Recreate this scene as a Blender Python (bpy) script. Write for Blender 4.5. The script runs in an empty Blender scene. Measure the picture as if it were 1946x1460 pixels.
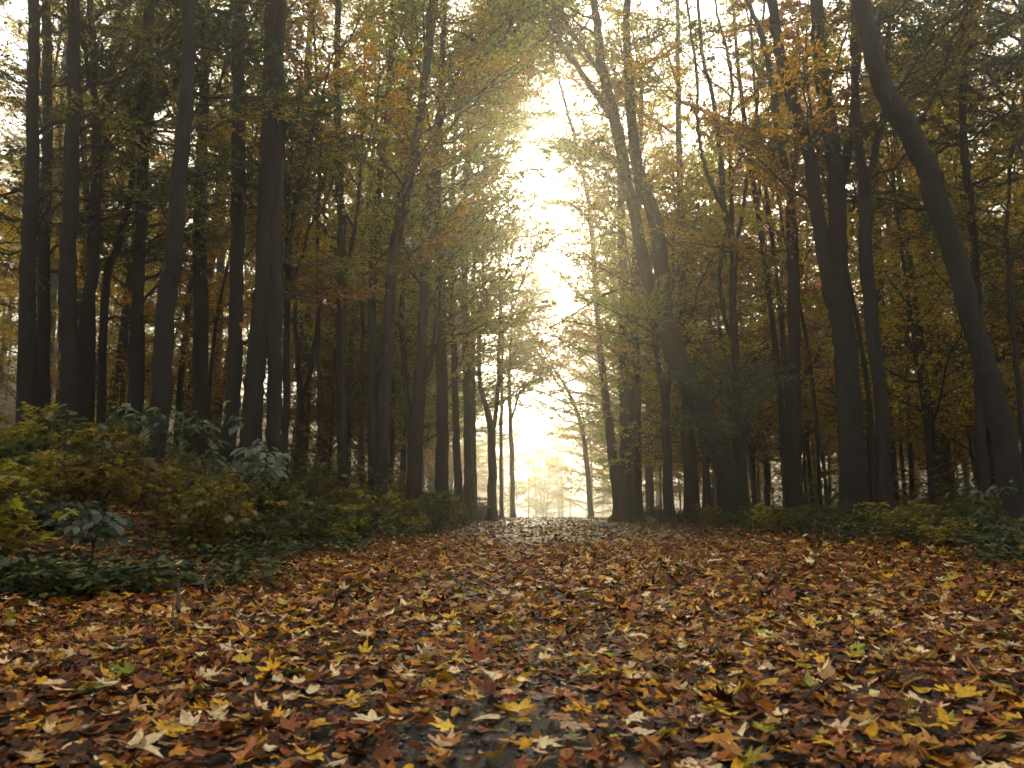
import bpy, math, random
import numpy as np
from mathutils import Matrix, Vector, Euler

# ------------------------------------------------------------------ camera, sky, sun, exposure
S = bpy.context.scene
COL = S.collection
R = math.radians
F = 1527.0                      # focal length in photograph pixels (photograph 1946 x 1460)
PITCH = R(9.0)
CAMZ = 0.5
cam_d = bpy.data.cameras.new('camera'); cam = bpy.data.objects.new('camera', cam_d); COL.objects.link(cam)
cam.location = (0, 0, CAMZ); cam.rotation_euler = (R(90) + PITCH, 0, 0)
cam_d.sensor_width = 36.0; cam_d.lens = F / 1946 * 36.0
cam_d.clip_start = 0.05; cam_d.clip_end = 2000
cam_d.dof.use_dof = True; cam_d.dof.focus_distance = 9.0; cam_d.dof.aperture_fstop = 8.0
S.camera = cam

SUN_EL, SUN_AZ = 19.0, 2.3      # degrees, azimuth to the right of straight ahead (+Y)
W = bpy.data.worlds.new('World'); S.world = W; W.use_nodes = True
nt = W.node_tree; nt.nodes.clear()
o_ = nt.nodes.new('ShaderNodeOutputWorld'); bg = nt.nodes.new('ShaderNodeBackground')
sky = nt.nodes.new('ShaderNodeTexSky'); sky.sky_type = 'NISHITA'; sky.sun_disc = False
sky.sun_elevation = R(SUN_EL); sky.sun_rotation = R(SUN_AZ); sky.dust_density = 6.0; sky.air_density = 1.0; sky.altitude = 200
hs = nt.nodes.new('ShaderNodeHueSaturation'); hs.inputs['Saturation'].default_value = 0.12
mx = nt.nodes.new('ShaderNodeMix'); mx.data_type = 'RGBA'; mx.inputs['Factor'].default_value = 0.72
mx.inputs['B'].default_value = (4.15, 4.0, 3.65, 1)          # even cloud cover over the clear sky
nt.links.new(sky.outputs[0], hs.inputs['Color']); nt.links.new(hs.outputs[0], mx.inputs['A'])
nt.links.new(mx.outputs['Result'], bg.inputs['Color']); bg.inputs['Strength'].default_value = 0.056
nt.links.new(bg.outputs[0], o_.inputs['Surface'])

sl = bpy.data.lights.new('sun', 'SUN'); sl.energy = 1.05; sl.angle = R(13); sl.color = (1.0, 0.85, 0.58)
so = bpy.data.objects.new('sun', sl); COL.objects.link(so)
sdir = Vector((math.sin(R(SUN_AZ)) * math.cos(R(SUN_EL)), math.cos(R(SUN_AZ)) * math.cos(R(SUN_EL)), math.sin(R(SUN_EL))))
so.rotation_euler = sdir.to_track_quat('Z', 'Y').to_euler(); so.location = (0, 30, 40)
HAZE_DENSITY = 0.0085

vs = S.view_settings
vs.view_transform = 'Standard'; vs.look = 'None'; vs.gamma = 1.0; vs.use_curve_mapping = False
vs.exposure = 3.05
cy = S.cycles
cy.max_bounces = 6; cy.diffuse_bounces = 5; cy.glossy_bounces = 1; cy.transmission_bounces = 5; cy.volume_bounces = 0
cy.caustics_reflective = False; cy.caustics_refractive = False
cy.use_denoising = True; cy.adaptive_threshold = .03

# ------------------------------------------------------------------ geometry helpers
rng = np.random.default_rng(11)
rnd = random.Random(5)
cP, sP = math.cos(PITCH), math.sin(PITCH)

def at(px, py, Y):
    """a photograph pixel at depth Y metres"""
    dx = (px - 973) / F; dy = (730 - py) / F
    d = np.array([dx, cP - sP * dy, sP + cP * dy])
    return np.array([0, 0, CAMZ]) + d * (Y / d[1])

def project(p):
    x, y, z = p[0], p[1], p[2] - CAMZ
    f = y * cP + z * sP; u = -y * sP + z * cP
    return 973 + F * x / f, 730 - F * u / f

def sstep(t):
    t = np.clip(t, 0, 1); return t * t * (3 - 2 * t)

SLANT = 0.032
EDGE_L, EDGE_R = -1.65, 3.4
_ph = rng.uniform(0, 6.28, 12)
def wob(x, y):
    return (np.sin(x * 0.9 + _ph[0]) * np.sin(y * 0.7 + _ph[1]) * 0.5 + np.sin(x * 2.3 + y * 1.7 + _ph[2]) * 0.25
            + np.sin(x * 3.1 - y * 2.6 + _ph[3]) * 0.15)
def height(x, y):
    x = np.asarray(x, float); y = np.asarray(y, float)
    u = x - SLANT * y
    left = sstep((EDGE_L - 0.25 - u) / 4.2)
    z = 0.85 * left + 0.006 * np.clip(y, 0, 36)
    z = z + 0.12 * sstep((u - EDGE_R + 0.6) / 2.0)
    z = z + wob(x, y) * (0.012 + 0.07 * sstep((np.abs(u - 1) - 3) / 3))
    z = z - 0.015 * np.exp(-((u + 0.25) / 0.35) ** 2) - 0.015 * np.exp(-((u - 1.6) / 0.4) ** 2)
    drop = np.minimum(np.maximum(y - 33, 0) ** 2 * 0.004, np.maximum(y - 33, 0) * 0.06 ); drop = np.minimum(drop, 3.5)
    hillm = sstep((-u - 5) / 9)
    z = z - drop * (1 - hillm)
    z = z + 0.20 * np.maximum(0, -u - 9) * sstep((-u - 9) / 10) * sstep((y + 5) / 25) + 0.09 * np.maximum(0, y - 25) * hillm
    z = z + 0.10 * np.maximum(0, u - 12) * sstep((u - 12) / 14) + 0.05 * np.maximum(0, y - 30) * sstep((u - 7) / 9)
    return np.minimum(z, 22)

def mesh_np(name, v, f, mats=(), attrs=None, smooth=False):
    """v (n,3); f (m,k) faces all of k corners"""
    me = bpy.data.meshes.new(name)
    v = np.ascontiguousarray(v, np.float32); f = np.ascontiguousarray(f, np.int32)
    m, k = f.shape
    me.vertices.add(len(v)); me.vertices.foreach_set('co', v.ravel())
    me.loops.add(m * k); me.loops.foreach_set('vertex_index', f.ravel())
    me.polygons.add(m); me.polygons.foreach_set('loop_start', np.arange(0, m * k, k, dtype=np.int32))
    if smooth: me.polygons.foreach_set('use_smooth', np.ones(m, bool))
    for a, dat in (attrs or {}).items():
        at_ = me.attributes.new(a, 'FLOAT_COLOR', 'POINT')
        c = np.ones((len(v), 4), np.float32); c[:, :3] = dat; at_.data.foreach_set('color', c.ravel())
    for m_ in mats: me.materials.append(m_)
    me.update(calc_edges=True); me.validate(clean_customdata=False)
    return me

def link(name, data, parent=None, loc=None):
    o = bpy.data.objects.new(name, data); COL.objects.link(o)
    if parent: o.parent = parent
    if loc is not None: o.location = loc
    return o
def tag(o, label=None, cat=None, group=None, kind=None):
    if label: o['label'] = label
    if cat: o['category'] = cat
    if group: o['group'] = group
    if kind: o['kind'] = kind
    return o

def catmull(P, n):
    P = np.asarray(P, float)
    Q = np.vstack([2 * P[0] - P[1], P, 2 * P[-1] - P[-2]])
    out = []
    seg = len(P) - 1
    for s in np.linspace(0, seg - 1e-6, n):
        i = int(s); t = s - i
        a, b, c, d = Q[i], Q[i + 1], Q[i + 2], Q[i + 3]
        out.append(0.5 * (2 * b + (c - a) * t + (2 * a - 5 * b + 4 * c - d) * t * t + (3 * b - a - 3 * c + d) * t ** 3))
    return np.array(out)

def tube(P, rad, sides=8, rough=0.0, seed=0):
    P = np.asarray(P, float); n = len(P); rad = np.asarray(rad, float)
    T = np.gradient(P, axis=0); T /= np.linalg.norm(T, axis=1)[:, None] + 1e-9
    ref = np.array([1.0, 0, 0]) if abs(T[0][0]) < 0.8 else np.array([0, 1.0, 0])
    N = np.cross(T[0], ref); N /= np.linalg.norm(N)
    ang = np.linspace(0, 2 * np.pi, sides, endpoint=False)
    r_ = np.random.default_rng(seed)
    flute = 1 + rough * r_.normal(size=sides)
    V = []
    for i in range(n):
        N = N - T[i] * np.dot(N, T[i]); N /= np.linalg.norm(N) + 1e-9
        B = np.cross(T[i], N)
        w = flute * (1 + rough * 0.5 * r_.normal(size=sides)) if rough else np.ones(sides)
        V.append(P[i] + (np.cos(ang) * w)[:, None] * N * rad[i] + (np.sin(ang) * w)[:, None] * B * rad[i])
    V = np.vstack(V)
    i = np.arange(n - 1)[:, None] * sides; j = np.arange(sides)[None]; jn = (j + 1) % sides
    Fq = np.stack([i + j, i + jn, i + jn + sides, i + j + sides], -1).reshape(-1, 4)
    return V, Fq

def merge(parts):
    vs_, fs_, off = [], [], 0
    for v, f in parts:
        vs_.append(v); fs_.append(f + off); off += len(v)
    return np.vstack(vs_), np.vstack(fs_)

# leaf templates: stalk end at the origin, growing along +X, upper side +Z
LEAF_HEX = np.array([[0, 0, 0], [.30, -.27, .05], [.68, -.23, .05], [1, 0, -.06], [.68, .23, .05], [.30, .27, .05]])
HEX_F = np.array([[0, 1, 2, 3], [3, 4, 5, 0]])
LEAF_DIA = np.array([[0, 0, 0], [.45, -.27, .03], [1, 0, -.05], [.45, .27, .03]])
DIA_F = np.array([[0, 1, 2, 3]])
_pol = [(0, .75), (9, .56), (15, .60), (27, .37), (38, .55), (50, .72), (60, .52), (67, .54), (82, .34), (95, .44), (106, .52), (120, .34), (150, .22)]
_ang = np.radians([a for a, r in _pol] + [180] + [-a for a, r in _pol[:0:-1]]); _rr = np.array([r for a, r in _pol] + [.07] + [r for a, r in _pol[:0:-1]])
MAPLE = np.stack([np.cos(_ang) * _rr, np.sin(_ang) * _rr, 0 * _rr], -1)          # 26 outline points
_pol2 = [(0, .75), (25, .37), (50, .70), (80, .34), (105, .50), (145, .22)]
_a2 = np.radians([a for a, r in _pol2] + [-a for a, r in _pol2[:0:-1]]); _r2 = np.array([r for a, r in _pol2] + [r for a, r in _pol2[:0:-1]])
MAPLE_S = np.stack([np.cos(_a2) * _r2, np.sin(_a2) * _r2, 0 * _r2], -1)          # 11 outline points
_t = np.linspace(0, 2 * np.pi, 10, endpoint=False)
OVAL = np.stack([.5 * np.cos(_t), .29 * np.sin(_t) * (1 - .25 * np.cos(_t)), 0 * _t], -1)
def fan(outline):
    n = len(outline)
    return np.vstack([[[0, 0, 0.0]], outline]), np.array([[0, 1 + i, 1 + (i + 1) % n] for i in range(n)])

def frames(dirs, up, roll):
    """orthonormal frames with X along dirs, Z near up, rolled about X"""
    X = dirs / (np.linalg.norm(dirs, axis=1)[:, None] + 1e-9)
    Y = np.cross(up, X); Y /= np.linalg.norm(Y, axis=1)[:, None] + 1e-9
    Z = np.cross(X, Y)
    c, s = np.cos(roll)[:, None], np.sin(roll)[:, None]
    return X, Y * c + Z * s, Z * c - Y * s
def stamp(tmpl, tf, O, X, Y, Z, size, col=None):
    """stamp a leaf template; returns verts, faces, colour per vert"""
    n = len(O); k = tmpl.shape[-2]
    T = tmpl if tmpl.ndim == 3 else np.broadcast_to(tmpl, (n, k, 3))
    v = O[:, None] + size[:, None, None] * (T[:, :, :1] * X[:, None] + T[:, :, 1:2] * Y[:, None] + T[:, :, 2:3] * Z[:, None])
    f = (tf[None] + (np.arange(n) * k)[:, None, None]).reshape(-1, tf.shape[1])
    c = None if col is None else np.repeat(col, k, axis=0)
    return v.reshape(-1, 3), f, c

# ------------------------------------------------------------------ materials
def new_mat(name):
    m = bpy.data.materials.new(name); m.use_nodes = True; m.node_tree.nodes.clear(); return m, m.node_tree.nodes, m.node_tree.links
def ramp(n, stops):
    r_ = n.new('ShaderNodeValToRGB'); e = r_.color_ramp.elements
    e[0].position, e[0].color = stops[0][0], (*stops[0][1], 1); e[1].position, e[1].color = stops[-1][0], (*stops[-1][1], 1)
    for p, c in stops[1:-1]:
        x = e.new(p); x.color = (*c, 1)
    return r_
def noise(n, l, vec, scale, detail=4, rough=.6):
    t = n.new('ShaderNodeTexNoise'); t.inputs['Scale'].default_value = scale; t.inputs['Detail'].default_value = detail; t.inputs['Roughness'].default_value = rough
    if vec is not None: l.new(vec, t.inputs['Vector'])
    return t

def bark_mat(name, dark, light, lichen=0.0):
    m, n, l = new_mat(name)
    out = n.new('ShaderNodeOutputMaterial'); p = n.new('ShaderNodeBsdfPrincipled'); tc = n.new('ShaderNodeTexCoord')
    mp = n.new('ShaderNodeMapping'); mp.inputs['Scale'].default_value = (1, 1, .22); l.new(tc.outputs['Object'], mp.inputs['Vector'])
    a = noise(n, l, mp.outputs[0], 16, 6, .75); b = noise(n, l, tc.outputs['Object'], 2.2, 5, .7)
    r_ = ramp(n, [(.3, dark), (.72, light)]); l.new(a.outputs['Fac'], r_.inputs[0])
    mm = n.new('ShaderNodeMix'); mm.data_type = 'RGBA'; mm.blend_type = 'MULTIPLY'; mm.inputs['Factor'].default_value = .8
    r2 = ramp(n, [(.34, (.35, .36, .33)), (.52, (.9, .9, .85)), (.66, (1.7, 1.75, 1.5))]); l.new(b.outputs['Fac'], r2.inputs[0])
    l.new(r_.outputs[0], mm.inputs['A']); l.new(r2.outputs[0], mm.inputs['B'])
    src = mm.outputs['Result']
    if lichen:
        c = noise(n, l, tc.outputs['Object'], 7, 5, .75); r3 = ramp(n, [(.60, (0, 0, 0)), (.68, (1, 1, 1))]); l.new(c.outputs['Fac'], r3.inputs[0])
        m3 = n.new('ShaderNodeMix'); m3.data_type = 'RGBA'; l.new(src, m3.inputs['A']); m3.inputs['B'].default_value = (lichen, lichen, lichen * .9, 1)
        l.new(r3.outputs[0], m3.inputs['Factor']); src = m3.outputs['Result']
    l.new(src, p.inputs['Base Color']); p.inputs['Roughness'].default_value = .75
    bp = n.new('ShaderNodeBump'); bp.inputs['Strength'].default_value = 1.0; bp.inputs['Distance'].default_value = .05
    l.new(a.outputs['Fac'], bp.inputs['Height']); l.new(bp.outputs[0], p.inputs['Normal']); l.new(p.outputs[0], out.inputs[0])
    return m
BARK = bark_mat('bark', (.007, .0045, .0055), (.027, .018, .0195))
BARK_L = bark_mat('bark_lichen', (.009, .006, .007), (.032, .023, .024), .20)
TWIG = bark_mat('twig_bark', (.025, .018, .014), (.055, .040, .030))

def leaf_mat(name):
    m, n, l = new_mat(name)
    out = n.new('ShaderNodeOutputMaterial'); oi = n.new('ShaderNodeObjectInfo'); at_ = n.new('ShaderNodeAttribute'); at_.attribute_name = 'tint'
    sp = n.new('ShaderNodeSeparateColor'); l.new(at_.outputs['Color'], sp.inputs[0])
    h = n.new('ShaderNodeHueSaturation'); l.new(oi.outputs['Color'], h.inputs['Color'])
    m1 = n.new('ShaderNodeMapRange'); m1.inputs['To Min'].default_value = .47; m1.inputs['To Max'].default_value = .535; l.new(sp.outputs[0], m1.inputs[0]); l.new(m1.outputs[0], h.inputs['Hue'])
    m2 = n.new('ShaderNodeMapRange'); m2.inputs['To Min'].default_value = .55; m2.inputs['To Max'].default_value = 1.55; l.new(sp.outputs[1], m2.inputs[0]); l.new(m2.outputs[0], h.inputs['Value'])
    br = n.new('ShaderNodeMix'); br.data_type = 'RGBA'; br.inputs['B'].default_value = (.20, .075, .022, 1); l.new(h.outputs[0], br.inputs['A'])
    m3 = n.new('ShaderNodeMapRange'); m3.inputs['From Min'].default_value = .86; m3.inputs['From Max'].default_value = 1; m3.inputs['To Max'].default_value = .8; l.new(sp.outputs[2], m3.inputs[0]); l.new(m3.outputs[0], br.inputs['Factor'])
    d = n.new('ShaderNodeBsdfDiffuse'); t = n.new('ShaderNodeBsdfTranslucent'); g = n.new('ShaderNodeBsdfGlossy'); g.inputs['Roughness'].default_value = .38
    l.new(br.outputs['Result'], d.inputs['Color']); l.new(br.outputs['Result'], t.inputs['Color'])
    a = n.new('ShaderNodeMixShader'); a.inputs[0].default_value = .68; l.new(d.outputs[0], a.inputs[1]); l.new(t.outputs[0], a.inputs[2])
    b = n.new('ShaderNodeMixShader'); b.inputs[0].default_value = .05; l.new(a.outputs[0], b.inputs[1]); l.new(g.outputs[0], b.inputs[2])
    l.new(b.outputs[0], out.inputs[0]); return m
LEAF = leaf_mat('foliage')

def litter_mat(name, by_object):
    m, n, l = new_mat(name)
    out = n.new('ShaderNodeOutputMaterial'); p = n.new('ShaderNodeBsdfPrincipled'); tc = n.new('ShaderNodeTexCoord')
    if by_object:
        c = n.new('ShaderNodeObjectInfo'); src = c.outputs['Color']
    else:
        c = n.new('ShaderNodeAttribute'); c.attribute_name = 'tint'; src = c.outputs['Color']
    a = noise(n, l, tc.outputs['Object'], 9 if by_object else 60, 4, .7)
    r_ = ramp(n, [(.30, (.34, .24, .17)), (.46, (.85, .78, .72)), (.56, (1.0, .98, .95)), (.75, (1.3, 1.25, 1.15))]); l.new(a.outputs['Fac'], r_.inputs[0])
    mm = n.new('ShaderNodeMix'); mm.data_type = 'RGBA'; mm.blend_type = 'MULTIPLY'; mm.inputs['Factor'].default_value = 1
    l.new(src, mm.inputs['A']); l.new(r_.outputs[0], mm.inputs['B']); l.new(mm.outputs['Result'], p.inputs['Base Color'])
    if by_object:
        sx = n.new('ShaderNodeSeparateXYZ'); l.new(tc.outputs['Object'], sx.inputs[0]); mn = None
        for d in (0, 50, -50, 106, -106):
            cd, sd = math.cos(R(d)), math.sin(R(d))
            cr = n.new('ShaderNodeMath'); cr.operation = 'MULTIPLY'; l.new(sx.outputs[0], cr.inputs[0]); cr.inputs[1].default_value = -sd
            c2 = n.new('ShaderNodeMath'); c2.operation = 'MULTIPLY_ADD'; l.new(sx.outputs[1], c2.inputs[0]); c2.inputs[1].default_value = cd; l.new(cr.outputs[0], c2.inputs[2])
            ab = n.new('ShaderNodeMath'); ab.operation = 'ABSOLUTE'; l.new(c2.outputs[0], ab.inputs[0])
            dx_ = n.new('ShaderNodeMath'); dx_.operation = 'MULTIPLY'; l.new(sx.outputs[0], dx_.inputs[0]); dx_.inputs[1].default_value = cd
            dt = n.new('ShaderNodeMath'); dt.operation = 'MULTIPLY_ADD'; l.new(sx.outputs[1], dt.inputs[0]); dt.inputs[1].default_value = sd; l.new(dx_.outputs[0], dt.inputs[2])
            bk = n.new('ShaderNodeMath'); bk.operation = 'LESS_THAN'; l.new(dt.outputs[0], bk.inputs[0]); bk.inputs[1].default_value = 0
            ad = n.new('ShaderNodeMath'); ad.operation = 'ADD'; l.new(ab.outputs[0], ad.inputs[0]); l.new(bk.outputs[0], ad.inputs[1])
            if mn is None: mn = ad
            else:
                q_ = n.new('ShaderNodeMath'); q_.operation = 'MINIMUM'; l.new(mn.outputs[0], q_.inputs[0]); l.new(ad.outputs[0], q_.inputs[1]); mn = q_
        vr = n.new('ShaderNodeMapRange'); vr.inputs['From Min'].default_value = .012; vr.inputs['From Max'].default_value = .03; vr.inputs['To Min'].default_value = .45; vr.inputs['To Max'].default_value = 0; l.new(mn.outputs[0], vr.inputs[0])
        vm = n.new('ShaderNodeMix'); vm.data_type = 'RGBA'; l.new(mm.outputs['Result'], vm.inputs['A']); vm.inputs['B'].default_value = (.45, .28, .10, 1); l.new(vr.outputs[0], vm.inputs['Factor']); l.new(vm.outputs['Result'], p.inputs['Base Color'])
    p.inputs['Roughness'].default_value = .45; p.inputs['Specular IOR Level'].default_value = .2
    bp = n.new('ShaderNodeBump'); bp.inputs['Strength'].default_value = .35; bp.inputs['Distance'].default_value = .01
    l.new(a.outputs['Fac'], bp.inputs['Height']); l.new(bp.outputs[0], p.inputs['Normal'])
    t = n.new('ShaderNodeBsdfTranslucent'); l.new(mm.outputs['Result'], t.inputs['Color'])
    ms = n.new('ShaderNodeMixShader'); ms.inputs[0].default_value = .18; l.new(p.outputs[0], ms.inputs[1]); l.new(t.outputs[0], ms.inputs[2])
    l.new(ms.outputs[0], out.inputs[0]); return m
LITTER = litter_mat('leaf_litter', False)
FALLEN = litter_mat('fallen_leaf', True)

def ground_mat(name, stops, scale, rough, bump):
    m, n, l = new_mat(name)
    out = n.new('ShaderNodeOutputMaterial'); p = n.new('ShaderNodeBsdfPrincipled'); tc = n.new('ShaderNodeTexCoord')
    a = noise(n, l, tc.outputs['Object'], scale, 8, .75); b = noise(n, l, tc.outputs['Object'], scale * .04, 3)
    ad = n.new('ShaderNodeMath'); ad.operation = 'MULTIPLY_ADD'; l.new(b.outputs['Fac'], ad.inputs[0]); ad.inputs[1].default_value = .5; l.new(a.outputs['Fac'], ad.inputs[2])
    sb = n.new('ShaderNodeMath'); sb.operation = 'SUBTRACT'; l.new(ad.outputs[0], sb.inputs[0]); sb.inputs[1].default_value = .25
    r_ = ramp(n, stops); l.new(sb.outputs[0], r_.inputs[0]); l.new(r_.outputs[0], p.inputs['Base Color']); p.inputs['Roughness'].default_value = rough
    bp = n.new('ShaderNodeBump'); bp.inputs['Strength'].default_value = bump; bp.inputs['Distance'].default_value = .03
    l.new(a.outputs['Fac'], bp.inputs['Height']); l.new(bp.outputs[0], p.inputs['Normal']); l.new(p.outputs[0], out.inputs[0]); return m
FLOOR = ground_mat('forest_soil', [(.3, (.018, .011, .007)), (.5, (.055, .028, .014)), (.7, (.12, .06, .025))], 14, .8, .8)
PATHM = ground_mat('wet_gravel', [(.3, (.012, .011, .011)), (.55, (.03, .027, .026)), (.75, (.07, .064, .06))], 60, .5, .9)
STONE = ground_mat('gravel_stone', [(.3, (.04, .038, .037)), (.7, (.16, .15, .145))], 30, .45, .3)

# ------------------------------------------------------------------ ground
def axis(*segs):
    return np.unique(np.concatenate([np.arange(a, b + 1e-6, s) for a, b, s in segs]).round(4))
gx = axis((-130, -30, 5), (-30, -8, 1), (-8, 8, .25), (8, 30, 1), (30, 130, 5)); gy = axis((-20, 0, 2), (0, 14, .25), (14, 45, .6), (45, 100, 2.5), (100, 220, 6))
X_, Y_ = np.meshgrid(gx, gy); Z_ = height(X_, Y_)
gv = np.stack([X_, Y_, Z_ - .012], -1).reshape(-1, 3)
nx, ny = len(gx), len(gy)
i_, j_ = np.meshgrid(np.arange(nx - 1), np.arange(ny - 1)); q = (j_ * nx + i_).ravel()
tag(link('forest_floor', mesh_np('forest_floor', gv, np.stack([q, q + 1, q + nx + 1, q + nx], -1), [FLOOR], smooth=True)), 'dark leaf-strewn forest floor with a bank rising on the left', kind='structure')
pu = np.linspace(EDGE_L - .15, EDGE_R, 40); py_ = axis((-8, 14, .25), (14, 60, .6), (60, 120, 3))
U_, Y_ = np.meshgrid(pu, py_); X_ = U_ + SLANT * Y_ + .06 * np.sin(Y_ * 1.3)
pv = np.stack([X_, Y_, height(X_, Y_) - .004], -1).reshape(-1, 3); nx, ny = len(pu), len(py_)
i_, j_ = np.meshgrid(np.arange(nx - 1), np.arange(ny - 1)); q = (j_ * nx + i_).ravel()
tag(link('path', mesh_np('path', pv, np.stack([q, q + 1, q + nx + 1, q + nx], -1), [PATHM], smooth=True)), 'dark wet gravel path almost hidden under fallen leaves', kind='structure')

# ------------------------------------------------------------------ boughs (shared by all trees)
def make_bough(seed, L=3.0, nsub=13, flat=.35, leaf=.085, dens=1.0, up=.18):
    r_ = np.random.default_rng(seed)
    wood = []; LO, LD, LU = [], [], []
    n = 9; t = np.linspace(0, 1, n)
    main = np.stack([t * L, r_.normal(0, .06 * L, n).cumsum() * .35 * t, up * L * t ** 1.3 - .10 * L * t ** 3 + r_.normal(0, .015 * L, n)], -1); main[0] = 0
    wood.append(tube(main, np.interp(t, [0, 1], [.011 * L, .0022 * L]), 5))
    def leaves(P, count, spread):
        s = r_.uniform(.12, 1.02, count)
        k = np.clip(s, 0, 1) * (len(P) - 1); i = np.minimum(k.astype(int), len(P) - 2); fr = (k - i)[:, None]
        o = P[i] * (1 - fr) + P[i + 1] * fr; d = P[i + 1] - P[i]; d /= np.linalg.norm(d, axis=1)[:, None]
        side = np.where(r_.random(count) < .5, -1, 1)[:, None]
        lat = np.cross(d, [0, 0, 1.0]); lat /= np.linalg.norm(lat, axis=1)[:, None] + 1e-6
        dd = d * r_.uniform(.2, .9, (count, 1)) + lat * side * r_.uniform(.4, 1, (count, 1)) + r_.normal(0, .28, (count, 3)); dd[:, 2] -= .18
        LO.append(o + r_.normal(0, spread, (count, 3))); LD.append(dd); LU.append(np.tile([0, 0, 1.0], (count, 1)) + r_.normal(0, .38, (count, 3)))
    for s in range(nsub):
        ts = .16 + .82 * (s + r_.uniform(-.3, .3)) / nsub; ts = min(max(ts, .1), .99)
        k = ts * (n - 1); i = min(int(k), n - 2); o = main[i] + (main[i + 1] - main[i]) * (k - i)
        side = 1 if s % 2 else -1; a = r_.uniform(.55, 1.0) * side; l = L * r_.uniform(.28, .48) * (1.08 - .62 * ts)
        d = np.array([math.cos(a), math.sin(a), r_.normal(.10, flat * .5)]); m = 6; q = np.linspace(0, 1, m)
        sub = o + q[:, None] * l * d + np.stack([q * 0, r_.normal(0, .03 * l, m) * q, r_.normal(0, .03 * l, m) * q - .06 * l * q ** 2], -1)
        wood.append(tube(sub, np.interp(q, [0, 1], [.0045 * L, .0014 * L]), 3))
        leaves(sub, int(11 * dens), .02)
        for w in range(5):
            tw = r_.uniform(.2, .98); kk = tw * (m - 1); ii = min(int(kk), m - 2); ow = sub[ii] + (sub[ii + 1] - sub[ii]) * (kk - ii)
            aw = a + r_.uniform(.5, 1.0) * (1 if w % 2 else -1); lw = l * r_.uniform(.3, .55)
            dw = np.array([math.cos(aw), math.sin(aw), r_.normal(.02, flat)]); qq = np.linspace(0, 1, 3)
            tww = ow + qq[:, None] * lw * dw; tww[2, 2] -= .05 * lw
            wood.append(tube(tww, [.0018 * L, .0012 * L, .0006 * L], 3)); leaves(tww, int(9 * dens), .015)
    wv, wf = merge(wood)
    O, D, Up = np.vstack(LO), np.vstack(LD), np.vstack(LU); c = len(O)
    X, Y, Z = frames(D, Up, r_.normal(0, .45, c)); size = leaf * r_.uniform(.6, 1.2, c); tint = r_.random((c, 3))
    return dict(wv=wv, wf=wf, O=O, X=X, Y=Y, Z=Z, size=size, tint=tint)
BOUGH = [make_bough(100 + k, dens=[1.25, 1.1, .95, 1.25, .7, 1.1, 1.4, .5][k], flat=[.25, .4, .3, .5, .4, .2, .35, .4][k], up=[.12, .3, .05, .4, .5, .0, .2, .6][k]) for k in range(8)]
for k, b in enumerate(BOUGH):
    b['wood_me'] = mesh_np('bough', b['wv'], b['wf'], [TWIG], smooth=True)
    v, f, c = stamp(LEAF_HEX, HEX_F, b['O'], b['X'], b['Y'], b['Z'], b['size'], b['tint']); b['leaf_me'] = mesh_np('foliage', v, f, [LEAF], {'tint': c})

COLS = dict(light_green=(.54, .60, .08), olive=(.34, .28, .03), gold=(.74, .47, .025), amber=(.62, .28, .025), rust=(.46, .12, .025),
            dark_green=(.085, .12, .032), blue_green=(.13, .22, .12), yellow_green=(.72, .63, .05), brown=(.36, .17, .03))
COLWORD = dict(light_green='light green', olive='olive', gold='golden', amber='amber', rust='rust-red', dark_green='dark green', blue_green='blue-green', yellow_green='yellow-green', brown='brown')
def jit(c, a=.16):
    k = rnd.uniform(1 - a, 1 + a); return tuple(max(0, x * k * rnd.uniform(1 - a * .5, 1 + a * .5)) for x in c) + (1,)

def add_bough(root, pos, az, el, length, colour, k=None, leaves=True):
    k = rnd.randrange(len(BOUGH)) if k is None else k
    b = link('bough', BOUGH[k]['wood_me'], root); s = length / 3.0
    b.rotation_euler = Euler((rnd.uniform(-.35, .35), -el, az), 'XYZ'); b.location = Vector(pos) - root.location; b.scale = (s, s, s)
    if leaves:
        fo = link('foliage', BOUGH[k]['leaf_me'], b); fo.color = jit(COLS[colour])
    return b

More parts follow.
